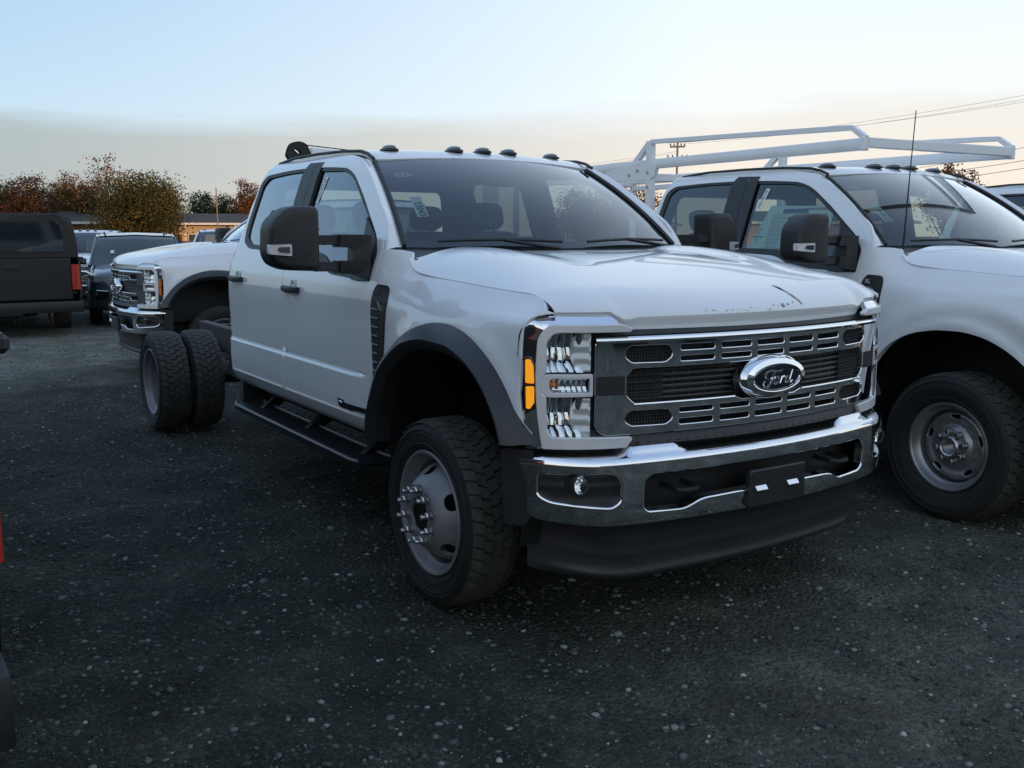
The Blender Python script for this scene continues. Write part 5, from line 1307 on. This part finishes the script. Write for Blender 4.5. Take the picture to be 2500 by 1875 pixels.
# --- generic parked SUV
def make_suv(paint, label, cat='suv', group=None):
    T = empty('parked_suv', label=label, cat=cat, group=group)
    # lower body sections along x (front axle x=0): (x, half width, z bottom, z top, crown)
    st = [(.93,.55,.42,.70,.02),(.90,.78,.34,.86,.03),(.78,.90,.30,.97,.04),(.55,.955,.30,1.02,.05),(.2,.975,.32,1.06,.05),(-.2,.985,.32,1.085,.05),(-.62,.985,.30,1.11,.05),(-1.4,.985,.29,1.12,.04),(-2.4,.985,.29,1.13,.04),(-3.0,.985,.32,1.14,.04),(-3.5,.965,.36,1.14,.04),(-3.78,.91,.42,1.12,.03),(-3.86,.80,.50,1.08,.02)]
    rings = []
    for x, w_, zb, zt, cr_ in st:
        h = zt-zb; half = [(0, zb), (.75*w_, zb), (.93*w_, zb+.05), (.985*w_, zb+.22*h), (w_, zb+.50*h), (.985*w_, zb+.72*h), (.93*w_, zb+.90*h), (.84*w_, zt-.01), (.62*w_, zt+cr_*.5), (0, zt+cr_)]
        rings.append([(x, y, z) for y, z in half]+[(x, -y, z) for y, z in half[-2:0:-1]])
    m = MB(); m.loft(rings); body = m.build('body', paint, T, ang=40)
    # greenhouse
    gh = [(-.52,.86,1.10,1.10),(-.95,.86,1.12,1.34),(-1.30,.85,1.12,1.58),(-1.50,.85,1.12,1.67),(-2.0,.84,1.13,1.72),(-2.8,.83,1.13,1.71),(-3.3,.79,1.13,1.66),(-3.55,.78,1.13,1.50),(-3.75,.76,1.12,1.14)]
    rings = []
    for x, w_, zb, zt in gh:
        tw = w_*1.08-.17*max(0, (zt-1.1))/.6*.9; rings.append([(x, w_*1.08, zb-.02), (x, (w_*1.08+tw)/2+.012, (zb+zt)/2), (x, tw, zt-.025), (x, tw-.06, zt), (x, 0, zt+.025), (x, -tw+.06, zt), (x, -tw, zt-.025), (x, -(w_*1.08+tw)/2-.012, (zb+zt)/2), (x, -w_*1.08, zb-.02)])
    m = MB(); m.loft(rings, closed=False); m.build('cabin_glass', 'suv_glass', T, ang=30)
    # roof skin and pillars in paint
    rings = []
    for x, w_, zb, zt in gh[2:8]:
        tw = w_*1.08-.17*max(0, (zt-1.1))/.6*.9; rings.append([(x, tw+.004, zt-.03), (x, tw-.05, zt+.010), (x, 0, zt+.036), (x, -tw+.05, zt+.010), (x, -tw-.004, zt-.03)])
    m = MB(); m.loft(rings[1:5] if False else rings[1:], closed=False); m.build('roof', paint, T, ang=50)
    for s in (-1, 1):
        def gp(k, f):
            x, w_, zb, zt = gh[k]; tw = w_*1.08-.17*max(0, (zt-1.1))/.6*.9; y = w_*1.08+(tw-w_*1.08)*f; return (x, s*(y+.006), zb+(zt-.02-zb)*f)
        m = MB(); m.tube([gp(0, .2), gp(1, .98), gp(2, 1.0), gp(3, 1.0)], .030, 6); m.build('a_pillar', paint, T)
        m = MB(); m.tube([gp(3, 1.0), gp(4, 1.0), gp(5, 1.0), gp(6, 1.0), gp(7, 1.0)], .026, 6); m.build('roof_edge', paint, T)
        m = MB(); m.tube([(-2.05,s*.875,1.12),(-2.08,s*.72,1.68)], .035, 6); m.build('b_pillar', 'black_plastic', T)
        m = MB(); m.tube([(-2.95,s*.875,1.12),(-3.05,s*.72,1.66)], .05, 6); m.build('c_pillar', paint, T)
        m = MB(); m.tube([(-1.55,s*.62,1.715),(-1.65,s*.62,1.755),(-3.0,s*.62,1.755),(-3.1,s*.62,1.705)], .016, 6); m.build('roof_rail', 'dark_steel', T)
        m = MB(); m.hull([(x, s*y, z) for x, y, z in ((-.70,1.0,1.12),(-.70,1.16,1.14),(-.78,1.17,1.13),(-.72,1.14,1.25),(-.76,.98,1.24),(-.82,1.14,1.24),(-.82,1.0,1.13),(-.66,1.08,1.18))]); m.build('wing_mirror', 'gloss_black', T)
        m = MB(); m.hull([(x, s*y, z) for x, y, z in ((.915,.46,.86),(.90,.50,.92),(.80,.86,.96),(.60,.955,.97),(.62,.955,.90),(.84,.86,.84),(.92,.50,.82))]); hl = m.build('headlight', 'lamp_chrome', T)
        m = MB(); m.hull([(x, s*y, z) for x, y, z in ((.93,.62,.66),(.90,.82,.68),(.90,.84,.52),(.93,.60,.50),(.86,.84,.60))]); m.build('intake', 'gloss_black', T)
        m = MB(); m.tube([(.935,s*.62,.675),(.905,s*.82,.69),(.90,s*.84,.60)], .008, 6); m.build('intake_trim', 'chrome', T)
        for xw in (0, -2.93):
            W = bpy.data.objects.new('wheel', None); COL.objects.link(W); W.parent = T; W.location = (xw, s*.86, .375)
            m = MB(); m.lathe([(.235,-.10),(.25,-.12),(.32,-.122),(.36,-.11),(.375,-.08),(.375,.08),(.36,.11),(.32,.122),(.25,.12),(.235,.10)], n=40); m.build('tyre', 'rubber', W)
            m = MB(); m.lathe([(.235,.10),(.228,.095),(.22,.06),(.10,.05),(.06,.075),(0,.075)], n=40, s2=s); 
            for k in range(10):
                a = 2*math.pi*k/10; m.hull([((.06+r)*math.cos(a+b), s*(.075+h), (.06+r)*math.sin(a+b)) for r, b, h in ((0,-.2,0),(0,.2,0),(.16,-.06,.02),(.16,.06,.02),(0,0,.012))])
            m.build('rim', 'rim_steel_bright', W, ang=25)
            m = MB(); rr = [[(xw+.43*math.cos(a), s*.90, .375+.43*math.sin(a)), (xw+.43*math.cos(a), s*1.0, .375+.43*math.sin(a)), (xw+.40*math.cos(a), s*.998, .375+.40*math.sin(a)), (xw+.395*math.cos(a), s*.93, .375+.395*math.sin(a))] for a in np.linspace(-.1, math.pi+.1, 24)]
            m.loft(rr, closed=False); m.build('wheel_arch', 'black_plastic', T)
            m = MB(); m.lathe([(0,.0),(.405,.0)], c=(xw, s*.978, .375), n=40); m.build('wheel_well', 'grille_dark', T)
        m = MB(); m.hull([(x, s*y, z) for x, y in ((-3.70,.90),(-3.84,.80),(-3.88,.62),(-3.72,.62),(-3.55,.955)) for z in (.90,1.08)]); m.build('tail_light', 'red_lamp', T)
    m = MB(); m.hull([(x, y, z) for y, x in ((-.44,.945),(0,.965),(.44,.945)) for z in (.62,.90)]+[(.85, y, z) for y in (-.44,.44) for z in (.62,.90)]); g = m.build('grille', 'gloss_black', T)
    for k in range(4): m = MB(); m.tube([(.955,-.42,.66+k*.06),(.975,0,.66+k*.06),(.955,.42,.66+k*.06)], .008, 5); m.build('grille_slat', 'chrome', g)
    m = MB(); m.hull([(x, y, z) for y, x in ((-.62,.90),(0,.955),(.62,.90)) for z in (.36,.48)]+[(.8, y, z) for y in (-.6,.6) for z in (.36,.48)]); m.build('lower_intake', 'black_plastic', T)
    m = MB(); m.hull([(x, y, z) for y in (-.80,.80) for x, z in ((-3.80,.40),(-3.90,.45),(-3.90,.62),(-3.82,.66))]); m.build('rear_bumper', 'black_plastic', T)
    return T
mat('suv_glass', (.012,.016,.018), .05, coat=.3)
mat('lamp_chrome', (.35,.38,.40), .12, metal=.6, coat=1.0)
suv = make_suv('slate_paint', 'dark slate blue suv with black roof rails facing the bare chassis truck')
place(suv, -15.2, 1.0, -10, -.02); suv.scale = (.98, .92, .94)
w_ = suv
m = MB(); m.add([(-1.02,-.52,1.385),(-1.02,-.45,1.385),(-.90,-.46,1.322),(-.90,-.53,1.322)], [(0,1,2,3)]); o = m.build('window_tag', 'sticker_paper', suv); o.location = (.012,0,.012)
# --- white trucks further back
SK = SKIP_FAR+('tread', 'ladder_rack', 'antenna', 'price_sheet', 'chassis', 'seat', 'steering_wheel', 'dashboard', 'jamb', 'door_card', 'back_liner', 'reflector_wall')
fr = dup(srw, skip=SKIP_FAR+('ladder_rack', 'antenna', 'price_sheet', 'stock_tag')); fr.name = 'pickup_truck'
tag(fr, 'white crew cab pickup parked beyond the pickup with the ladder rack', 'pickup'); place(fr, .95, 6.25, -3.0, -.03)
far_l = dup(srw, skip=SK); far_l.name = 'pickup_truck'; tag(far_l, 'white pickup parked right beside the dark slate suv', 'pickup'); place(far_l, -22.3, 1.2, -14, dip(-22.3, 0)-.15)
far_m = dup(srw, skip=SK); far_m.name = 'pickup_truck'; tag(far_m, 'white pickup with roof lights seen over the hood of the crane truck', 'pickup'); place(far_m, -27.8, 6.15, -18, dip(-30, 0)+.22)
far_n = dup(suv, skip=('window_tag',), swap={'slate_paint': 'silver_paint'}); far_n.name = 'parked_suv'; tag(far_n, 'silver suv behind the white pickup near the houses', 'suv'); place(far_n, -24.5, -.9, -12, dip(-26, 0))
far_e = dup(srw, skip=SK); far_e.name = 'pickup_truck'; tag(far_e, 'white pickup partly hidden behind the black pickup with a cap', 'pickup'); place(far_e, -24.0, -3.6, -10, dip(-24, 0)+.02)
# --- black pickup with a cap, seen from behind
bp2 = dup(srw, skip=SK, swap={'white_paint': 'black_paint'}); bp2.name = 'capped_pickup'; tag(bp2, 'black pickup with a rounded bed cap and red tail lights', 'pickup')
place(bp2, -18.95, -1.36, 180.5, -.14)
cp = bpy.data.objects.new('bed_cap', None); COL.objects.link(cp); cp.parent = bp2
rings = []
for x in (-5.62,-5.60,-4.4,-3.2,-3.16):
    e = .97 if x in (-5.62,-3.16) else 1.0
    rings.append([(x, y*e, 1.37+(z-1.37)*e) for y, z in rpoly([(-.985,1.37,.0),(-.985,1.60,.1),(-.90,2.06,.20),(.90,2.06,.20),(.985,1.60,.1),(.985,1.37,.0)], .05, 8)])
m = MB(); m.loft(rings); m.build('cap_shell', 'black_paint', cp, ang=40)
m = MB(); m.hull([(-5.64, y, z) for y, z in rpoly([(-.80,1.46,.04),(.80,1.46,.04),(.72,1.94,.12),(-.72,1.94,.12)], .05, 5)]+[(-5.61, y, z) for y, z in ((-.80,1.46),(.80,1.46),(.72,1.94),(-.72,1.94))]); m.build('cap_window', 'suv_glass', cp)
# --- the truck parked alongside, whose rear corner just enters the frame
near = dup(bp2); near.name = 'capped_pickup'; tag(near, 'black capped pickup backed in right alongside the chassis truck', 'pickup')
place(near, -4.40, -3.965, 182, 0)
# --- unseen vehicles added behind the camera for the chrome and paint to reflect
fa = dup(bp2, skip=('seat', 'bed_cap')); fa.name = 'pickup_truck'; tag(fa, 'black pickup without a cap added across the aisle for chrome reflections', 'pickup'); place(fa, 11.5, 1.6, 176)
fb_ = dup(suv, skip=('window_tag',)); fb_.name = 'parked_suv'; tag(fb_, 'dark slate suv added for reflections beside the uncapped black pickup', 'suv'); fb_.scale = (1,1,1); place(fb_, 11.0, 5.2, 178)
fc_ = dup(srw, skip=SK); fc_.name = 'pickup_truck'; tag(fc_, 'white pickup added across the aisle for chrome reflections', 'pickup'); place(fc_, 11.8, -2.4, 181)
# ================================================================== houses, trees, poles, the building added to shade the lot
CAMP = np.array([3.581,-2.927,1.588])
def at(u, dist):
    """ground position in the direction of photo column u at a distance"""
    a = yaw+math.atan((1250-u)/2360.04); return CAMP[0]+dist*math.cos(a), CAMP[1]+dist*math.sin(a), math.degrees(a)
mat('stucco', (.42,.27,.15), .85, noise=(3, .12), bump=(40, .2, .01))
mat('stucco_pale', (.45,.36,.27), .85, noise=(3, .12), bump=(40, .2, .01))
mat('shingle', (.035,.033,.032), .85, noise=(6, .35), bump=(30, .4, .02))
mat('trim_white', (.62,.60,.56), .6, noise=(5, .08))
mat('house_glass', (.05,.06,.07), .08)
mat('curtain', (.40,.40,.38), .7, noise=(8, .2))
mat('door_brown', (.12,.05,.035), .6, noise=(6, .2))
mat('fence_wood', (.13,.095,.07), .85, noise=(4, .35))
mat('bark', (.07,.05,.038), .9, noise=(9, .4), bump=(25, .6, .03))
mat('pole_wood', (.24,.17,.11), .85, noise=(5, .3))
mat('wire', (.02,.02,.02), .6)
GZ = -.55
def house(label, u, dist, W, D, wall, rotd=0, ez=2.55, rz=3.25, spec=()):
    x, y, a = at(u, dist); H = empty('house', (x, y, GZ), R(a+180+rotd), label, 'house', None)
    # local +x faces the camera, y along the front
    m = MB(); m.box(-D,0,-W/2,W/2,0,ez+.4,.01); m.build('wall', wall, H)
    o_ = .9
    z0, z1 = ez+.45, rz+.55
    m = MB(); m.add([(o_,-W/2-.6,z0),(o_,W/2+.6,z0),(-D-.6,W/2+.6,z0),(-D-.6,-W/2-.6,z0),(-D/2,-W/2+1.6,z1),(-D/2,W/2-1.6,z1),(o_,-W/2-.6,z0-.12),(o_,W/2+.6,z0-.12),(-D-.6,W/2+.6,z0-.12),(-D-.6,-W/2-.6,z0-.12)], [(0,1,5,4),(1,2,5),(2,3,4,5),(3,0,4),(0,6,7,1),(1,7,8,2),(2,8,9,3),(3,9,6,0),(6,9,8,7)]); rf = m.build('roof', 'shingle', H, flat=True)
    m = MB(); m.box(o_+.002,o_+.06,-W/2-.6,W/2+.6,z0-.15,z0+.01,.01); m.build('fascia', 'trim_white', H)
    m = MB(); m.box(-D/2-.3,-D/2+.3,W*.22,W*.22+.5,z1-.2,z1+.35,.02); m.build('chimney', 'stucco_pale', rf)
    for kind, y0, y1, za, zb in spec:
        if kind == 'window':
            m = MB(); m.box(-.02,.05,y0,y1,za,zb,.01); w = m.build('window', 'trim_white', H)
            n = max(1, int(round((y1-y0)/.8)))
            for k in range(n):
                a0 = y0+.06+(y1-y0-.12)*k/n+.02; a1 = y0+.06+(y1-y0-.12)*(k+1)/n-.02
                m = MB(); m.box(.03,.056,a0,a1,za+.06,zb-.06,.002); m.build('pane', 'curtain' if k % 3 == 1 else 'house_glass', w)
        elif kind == 'door':
            m = MB(); m.box(-.02,.05,y0,y1,0,zb,.01); dr = m.build('door', 'door_brown', H)
            m = MB(); m.lathe([(0,.05),(.03,.04),(.03,0)], c=(.055,y1-.1,1.0), axis='x', n=8); m.build('door_knob', 'nut_steel', dr)
        elif kind == 'post':
            m = MB(); m.box(.70,.82,y0,y0+.12,0,z0-.12,.01); m.build('porch_post', 'trim_white', H)
        elif kind == 'bay':   # projecting wall
            m = MB(); m.box(-.05,.62,y0,y1,0,ez+.33,.01); m.build('wall', wall, H)
    return H
house('low orange stucco house under the red and golden trees', 262, 74, 9.0, 8, 'stucco', -4, spec=(('bay',-4.5,-2.2,0,0),('window',-1.9,-.2,.9,2.2),('post',-2.0,0,0,0),('door',.1,1.0,0,2.1),('window',1.2,2.2,.9,2.1),('post',1.1,0,0,0),('bay',2.4,4.5,0,0)))
house('low pale house with a row of windows beside the thin pole', 560, 78, 13.0, 8, 'stucco_pale', 3, spec=(('window',-6.0,-4.6,.8,2.2),('door',-4.2,-3.2,0,2.1),('window',-2.8,-1.0,.8,2.2),('door',-.6,.4,0,2.1),('window',.8,2.6,.8,2.2),('bay',4.6,6.5,0,0),('post',-6.3,0,0,0),('post',-3.0,0,0,0),('post',.6,0,0,0),('post',3.6,0,0,0),('window',3.0,4.2,.8,2.2)))
house('low brown house behind the second tree line', 1480, 88, 12, 8, 'stucco', 8, spec=(('window',-4.5,-3,.9,2.2),('door',-1,0,0,2.1),('window',1,3,.9,2.2)))
house('orange house glimpsed through the cab of the rack pickup', 2010, 70, 11, 8, 'stucco', 20, spec=(('window',-3.5,-2,.9,2.2),('door',-.5,.4,0,2.1),('window',1.2,3,.9,2.2)))
# fence in front of the houses, boards as parts
fx, fy, fa = at(420, 66); fence = empty('board_fence', (fx, fy, GZ), R(fa+180), 'weathered low board fence in front of the houses', 'fence')
fb = MB(); fb.box(-.015,.015,-.12,.12,0,1.05,.004); b0 = fb.build('board', 'fence_wood', fence)
for k in range(64):
    o = b0 if k == 0 else link('board', b0.data, None, fence); o.location = (0, -8.2+k*.26, random.uniform(-.04,.04))
for k in range(9):
    m = MB(); m.box(-.10,-.02,-8.2+k*2.05,-8.1+k*2.05,0,1.12,.006); m.build('post', 'fence_wood', fence)
# dumpster-like trailer in front of the second house
tx_, ty_, ta_ = at(455, 64); tr = empty('utility_trailer', (tx_, ty_, GZ), R(ta_+180), 'dark brown box trailer standing in front of the pale house', 'trailer')
m = MB(); m.box(-1.0,1.0,-.95,.95,.55,1.75,.03); m.build('box', 'door_brown', tr)
for s in (-1, 1): m = MB(); m.lathe([(0,-.1),(.3,-.1),(.33,-.06),(.33,.06),(.3,.1),(0,.1)], c=(0,s*1.02,.33), n=20); m.build('wheel', 'rubber', tr)
m = MB(); m.tube([(1.0,0,.5),(2.1,0,.5)], .05, 6); m.build('tow_bar', 'dark_steel', tr)

# ------------------------------------------------------------------ trees
def leaf_mat(name, c, var=.35):
    m = bpy.data.materials.new(name); m.use_nodes = True; t = m.node_tree; b = t.nodes['Principled BSDF']
    a = t.nodes.new('ShaderNodeAttribute'); a.attribute_name = 'tone'; mx = t.nodes.new('ShaderNodeMix'); mx.data_type = 'RGBA'; mx.blend_type = 'MULTIPLY'; mx.inputs[0].default_value = 1
    mx.inputs[6].default_value = (*c, 1); t.links.new(a.outputs['Color'], mx.inputs[7]); t.links.new(mx.outputs[2], b.inputs['Base Color']); b.inputs['Roughness'].default_value = .7; b.inputs['Specular IOR Level'].default_value = .2
    tl = t.nodes.new('ShaderNodeBsdfTranslucent'); t.links.new(mx.outputs[2], tl.inputs[0]); ms = t.nodes.new('ShaderNodeMixShader'); ms.inputs[0].default_value = .3
    t.links.new(b.outputs[0], ms.inputs[1]); t.links.new(tl.outputs[0], ms.inputs[2]); t.links.new(ms.outputs[0], t.nodes['Material Output'].inputs[0]); MAT[name] = m
leaf_mat('leaf_red', (.090,.040,.022)); leaf_mat('leaf_gold', (.15,.09,.03)); leaf_mat('leaf_olive', (.072,.070,.021)); leaf_mat('leaf_green', (.036,.048,.018)); leaf_mat('leaf_orange', (.15,.062,.022)); leaf_mat('leaf_bare', (.16,.06,.04))
def tree(name, label, u, dist, top, rw, mt, seed, nl=2600, low=.25, leaf=.15, lean=0., accent=None, group='autumn trees along the street', squash=1.0):
    """top: height above ground, rw: crown radius"""
    nl = int(nl*(4.0 if nl > 850 else 1.0)); r = np.random.default_rng(seed); x, y, a = at(u, dist); T = empty(name, (x, y, GZ), r.uniform(0, 6), label, 'tree', group)
    # skeleton
    m = MB(); hb = top*low; tips = []
    m.tube([(0,0,-.1),(.05,.02,hb*.6),(.0+lean*.3,.05,hb*1.1),(lean*.6,0,top*.62)], [.05*rw+.06,.04*rw+.05,.03*rw+.04,.03], 7)
    nb = 11
    for k in range(nb):
        an = 2*math.pi*k/nb+r.uniform(-.3,.3); h0 = hb*(.8+.5*r.random()); h1 = hb+(top-hb)*r.uniform(.35,.92); rr = rw*r.uniform(.45,.9)*(1 if h1 < top*.75 else .55)
        p0 = np.array([0,.03,h0]); p1 = np.array([math.cos(an)*rr*.45, math.sin(an)*rr*.45, (h0*.5+h1*.5)]); p2 = np.array([math.cos(an)*rr, math.sin(an)*rr, h1])
        m.tube([p0, p1, p2], [.025*rw+.02,.015*rw+.015,.012], 5); tips += [p1*.4+p2*.6, p2]
        for j in range(3):
            q = p1+(p2-p1)*r.uniform(.2,.9); e = q+r.normal(0,.28*rw,3)*np.array([1,1,.7]); m.tube([q, e], [.014,.006], 4); tips.append(e)
    m.build('trunk', 'bark', T)
    # leaf clumps through the volume
    nc = max(24, nl//60); cl = []
    while len(cl) < nc:
        p = r.normal(0, .62, 3); 
        if np.linalg.norm(p) > .95: continue
        z = hb+(top-hb)*(.5+.5*p[2]*squash); cl.append((p[0]*rw, p[1]*rw, z))
    cl = np.array(cl+[tuple(t) for t in tips]); 
    # shape: keep tops rounded
    idx = r.integers(0, len(cl), nl); cs = rw*.15*r.uniform(.6,1.4,len(cl))
    P = cl[idx]+r.normal(0, 1, (nl, 3))*cs[idx][:, None]*np.array([1,1,.75]); P[:, 2] = np.minimum(P[:, 2], top+r.uniform(-.1,.15,nl)); P[:, 2] = np.maximum(P[:, 2], hb*.75)
    sz = leaf*r.uniform(.55,1.3,nl); A = r.normal(0,1,(nl,3)); A /= np.linalg.norm(A,axis=1)[:,None]; Bv = np.cross(A, r.normal(0,1,(nl,3))); Bv /= np.linalg.norm(Bv,axis=1)[:,None]
    q = np.stack([P-A*sz[:,None]*.5, P+Bv*sz[:,None]*.32, P+A*sz[:,None]*.5, P-Bv*sz[:,None]*.32], 1).reshape(-1,3)
    F = np.arange(nl*4).reshape(-1,4)
    me = bpy.data.meshes.new('crown'); me.from_pydata(q.tolist(), [], F.tolist())
    tone = np.clip(r.lognormal(-.05,.35,len(cl))[idx]*r.lognormal(0,.22,nl), .3, 2.2); C = np.ones((nl,4,4)); C[..., :3] = tone[:,None,None]
    if accent is not None:
        ac = (r.random(len(cl)) < .3)[idx]; C[ac,:,:3] *= np.array(accent)
    at_ = me.color_attributes.new('tone','FLOAT_COLOR','POINT'); at_.data.foreach_set('color', C.reshape(-1).astype(np.float32))
    o = link('crown', me, mt, T); return T
def hgt(v, dist): return 1.588+dist*math.tan(math.atan((937.5-v)/2360.04)-pitch)-GZ
tree('leafy_tree', 'dark olive tree at the street end beside the red tree', 5, 80, hgt(452,80), 2.0, 'leaf_green', 1, 2200, accent=(1.8,1.1,.9))
tree('leafy_tree', 'round red brown tree over the black capped pickup', 82, 76, hgt(434,76), 2.1, 'leaf_red', 2, 3600, low=.18, accent=(.9,1.5,.9))
tree('leafy_tree', 'golden thinning tree between the red brown and the tall bare tree', 185, 82, hgt(430,82), 1.7, 'leaf_gold', 3, 2200, low=.3)
tree('leafy_tree', 'dark green tree low behind the orange house', 195, 86, hgt(480,86), 2.3, 'leaf_green', 4, 2200, low=.12)
tree('bare_tree', 'tall half bare reddish tree rising above the street trees', 272, 92, hgt(382,92), 2.0, 'leaf_bare', 5, 800, low=.5, leaf=.2)
tree('leafy_tree', 'small rust red tree in front of the orange house', 240, 78, hgt(450,78), 1.2, 'leaf_red', 6, 1500, accent=(1.5,1.5,1.0))
tree('leafy_tree', 'wide olive gold tree in front of the low houses', 356, 70, hgt(430,70), 3.0, 'leaf_olive', 7, 7600, low=.16, leaf=.15, accent=(1.5,1.05,.7))
tree('leafy_tree', 'thin branched tree at the edge of the wide olive tree', 437, 80, hgt(452,80), .9, 'leaf_olive', 8, 500, low=.4)
tree('leafy_tree', 'dark green round tree beside the thin pole', 503, 92, hgt(469,92), 1.7, 'leaf_green', 9, 2400, low=.12)
tree('leafy_tree', 'dark green tree just behind the cab of the chassis truck', 568, 92, hgt(466,92), 1.2, 'leaf_green', 10, 1700, low=.12)
tree('leafy_tree', 'orange red tree peeking past the chassis truck cab', 612, 86, hgt(432,86), 1.3, 'leaf_orange', 12, 1800, low=.15)
tree('leafy_tree', 'dark green tree hidden mostly by the cab', 650, 90, hgt(455,90), 1.9, 'leaf_green', 13, 2200, low=.15)
tree('leafy_tree', 'sunlit orange tree seen under the ladder rack', 1540, 58, hgt(446,58), 1.9, 'leaf_orange', 14, 2600, low=.2)
tree('leafy_tree', 'golden tree seen through the windshield of the chassis truck', 1425, 62, hgt(450,62), 2.0, 'leaf_gold', 15, 2600, low=.15)
tree('bare_tree', 'bare twiggy tree rising above the ladder rack gusset', 1500, 75, hgt(412,75), 1.5, 'leaf_bare', 16, 220, low=.4, leaf=.18)
tree('leafy_tree', 'sunlit orange tree behind the roof of the rack pickup', 2290, 62, hgt(402,62), 1.35, 'leaf_orange', 17, 1500, low=.3)
tree('leafy_tree', 'small olive tree top beyond the farthest white pickup', 2345, 66, hgt(428,66), 1.0, 'leaf_olive', 18, 900, low=.3)
for k, (u_, d_, v_, w_, mt_, lb_) in enumerate(((40,95,462,2.6,'leaf_green','dark green filler tree between the olive and red brown trees'),(135,95,470,2.4,'leaf_olive','dull olive tree filling the gap beside the golden tree'),(255,98,465,2.6,'leaf_green','dark green tree below the tall bare tree'),(330,98,455,2.4,'leaf_gold','pale golden tree behind the wide olive tree'),(420,98,478,2.2,'leaf_green','low dark green tree behind the thin branched tree'),(535,100,486,2.0,'leaf_green','low dark tree straight behind the thin pole'))):
    tree('leafy_tree', lb_, u_, d_, hgt(v_, d_), w_, mt_, 60+k, 2000, low=.08)
# slim cypress
cx_, cy_, ca_ = at(2493, 70); cyp = empty('cypress_tree', (cx_, cy_, GZ), 0, 'slim brown pointed cypress beyond the white pickups', 'tree')
r_ = np.random.default_rng(30); hC = hgt(396,70); n_ = 1600; zz = r_.random(n_)**.8*hC; rad = .42*(1-zz/hC)**.6*np.sqrt(r_.random(n_)); an = r_.uniform(0,2*np.pi,n_); P = np.stack([rad*np.cos(an), rad*np.sin(an), zz], -1); V = []
for p in P:
    d1 = r_.normal(0,.07,3); d2 = r_.normal(0,.05,3); V += [p-d1, p+d2, p+d1+np.array([0,0,.05]), p-d2]
me = bpy.data.meshes.new('crown'); me.from_pydata([tuple(v) for v in V], [], [tuple(range(4*k,4*k+4)) for k in range(n_)]); at_ = me.color_attributes.new('tone','FLOAT_COLOR','POINT'); at_.data.foreach_set('color', np.ones((n_*4,4), np.float32).ravel())
link('crown', me, 'leaf_olive', cyp); m = MB(); m.tube([(0,0,0),(0,0,hC*.8)], [.09,.03], 6); m.build('trunk', 'bark', cyp)

# ------------------------------------------------------------------ utility poles and wires
def pole(label, u, dist, vtop, arms=(), r=.13):
    x, y, a = at(u, dist); h = hgt(vtop, dist); P_ = empty('utility_pole', (x, y, GZ), R(a+180), label, 'utility pole')
    m = MB(); m.tube([(0,0,-.3),(0,0,h)], [r,r*.7], 10); m.build('mast', 'pole_wood', P_)
    for dz, w_ in arms:
        m = MB(); m.box(-.05,.05,-w_,w_,h-dz-.06,h-dz+.06,.01); m.build('cross_arm', 'pole_wood', P_)
        for yy in (-w_*.9,-w_*.45,w_*.45,w_*.9):
            m = MB(); m.lathe([(0,.18),(.04,.16),(.05,.06),(.02,.0)], c=(0,yy,h-dz+.06), axis='z', n=8); m.build('insulator', 'dark_steel', P_)
    return P_
pole('wooden utility pole with two cross arms behind the ladder rack', 1644, 72, 349, ((.35,.55),(1.15,.75)), .10)
pole('thin dark pole standing in front of the pale house', 541, 66, 463, (), .05)
pole('plain wooden pole far beyond the parked pickups', 2620, 80, 330, ((.4,.8),), .14)
def wire(label, uv0, uv1, d0, d1, sag=.35, r=.007):
    x0, y0, _ = at(uv0[0], d0); x1, y1, _ = at(uv1[0], d1); z0 = hgt(uv0[1], d0)+GZ; z1 = hgt(uv1[1], d1)+GZ
    pts = [(x0+(x1-x0)*t, y0+(y1-y0)*t, z0+(z1-z0)*t-sag*4*t*(1-t)) for t in np.linspace(0, 1, 20)]
    m = MB(); m.tube(pts, r, 4); tag(m.build('power_line', 'wire'), label, 'power line', 'power lines over the lot')
wl = 'thin power line crossing the sky above the ladder rack'
wire('upper thin power line crossing the sky above the ladder rack', (1644,352), (2620,252), 72, 60); wire('lowest of the thin power lines crossing above the ladder rack', (1620,352), (2620,270), 72, 60); wire('middle one of the thin power lines crossing above the ladder rack', (1668,354), (2620,262), 72, 60)
wire('upper power line leaving the wooden pole behind the chassis truck roof', (1644,372), (900,455), 72, 95); wire('lower power line leaving the wooden pole behind the chassis truck roof', (1640,376), (900,468), 72, 95)
wl2 = 'thicker cable running to the slim cypress beyond the white pickups'
wire('thicker upper cable running to the slim cypress', (2230,438), (2600,395), 75, 66, .1, .016); wire('thicker lower cable running to the slim cypress', (2230,455), (2600,412), 75, 66, .1, .016)
wire('single cable lit orange by the low sun', (2200,425), (2620,356), 75, 66, .15, .014)

# ------------------------------------------------------------------ unseen building added to keep low sun off the lot
bd_ = empty('shade_building', (29.0, 13.0, 0), SUN_YAW+math.pi, 'long flat roofed building added out of view to shade the lot', 'building')
m = MB(); m.box(-12,0,-27,27,0,6.4,.05); m.build('wall', 'trim_white', bd_)
m = MB(); m.box(-12.3,.35,-27.3,27.3,6.4,6.9,.05); m.build('parapet', 'black_plastic', bd_)
for k in range(16):
    y0 = -25.2+k*3.15; m = MB(); m.box(-.02,.08,y0,y0+2.7,.5,3.6,.02); w = m.build('window', 'dark_steel', bd_)
    m = MB(); m.box(.06,.10,y0+.1,y0+2.6,.6,3.5,.005); m.build('pane', 'house_glass', w)
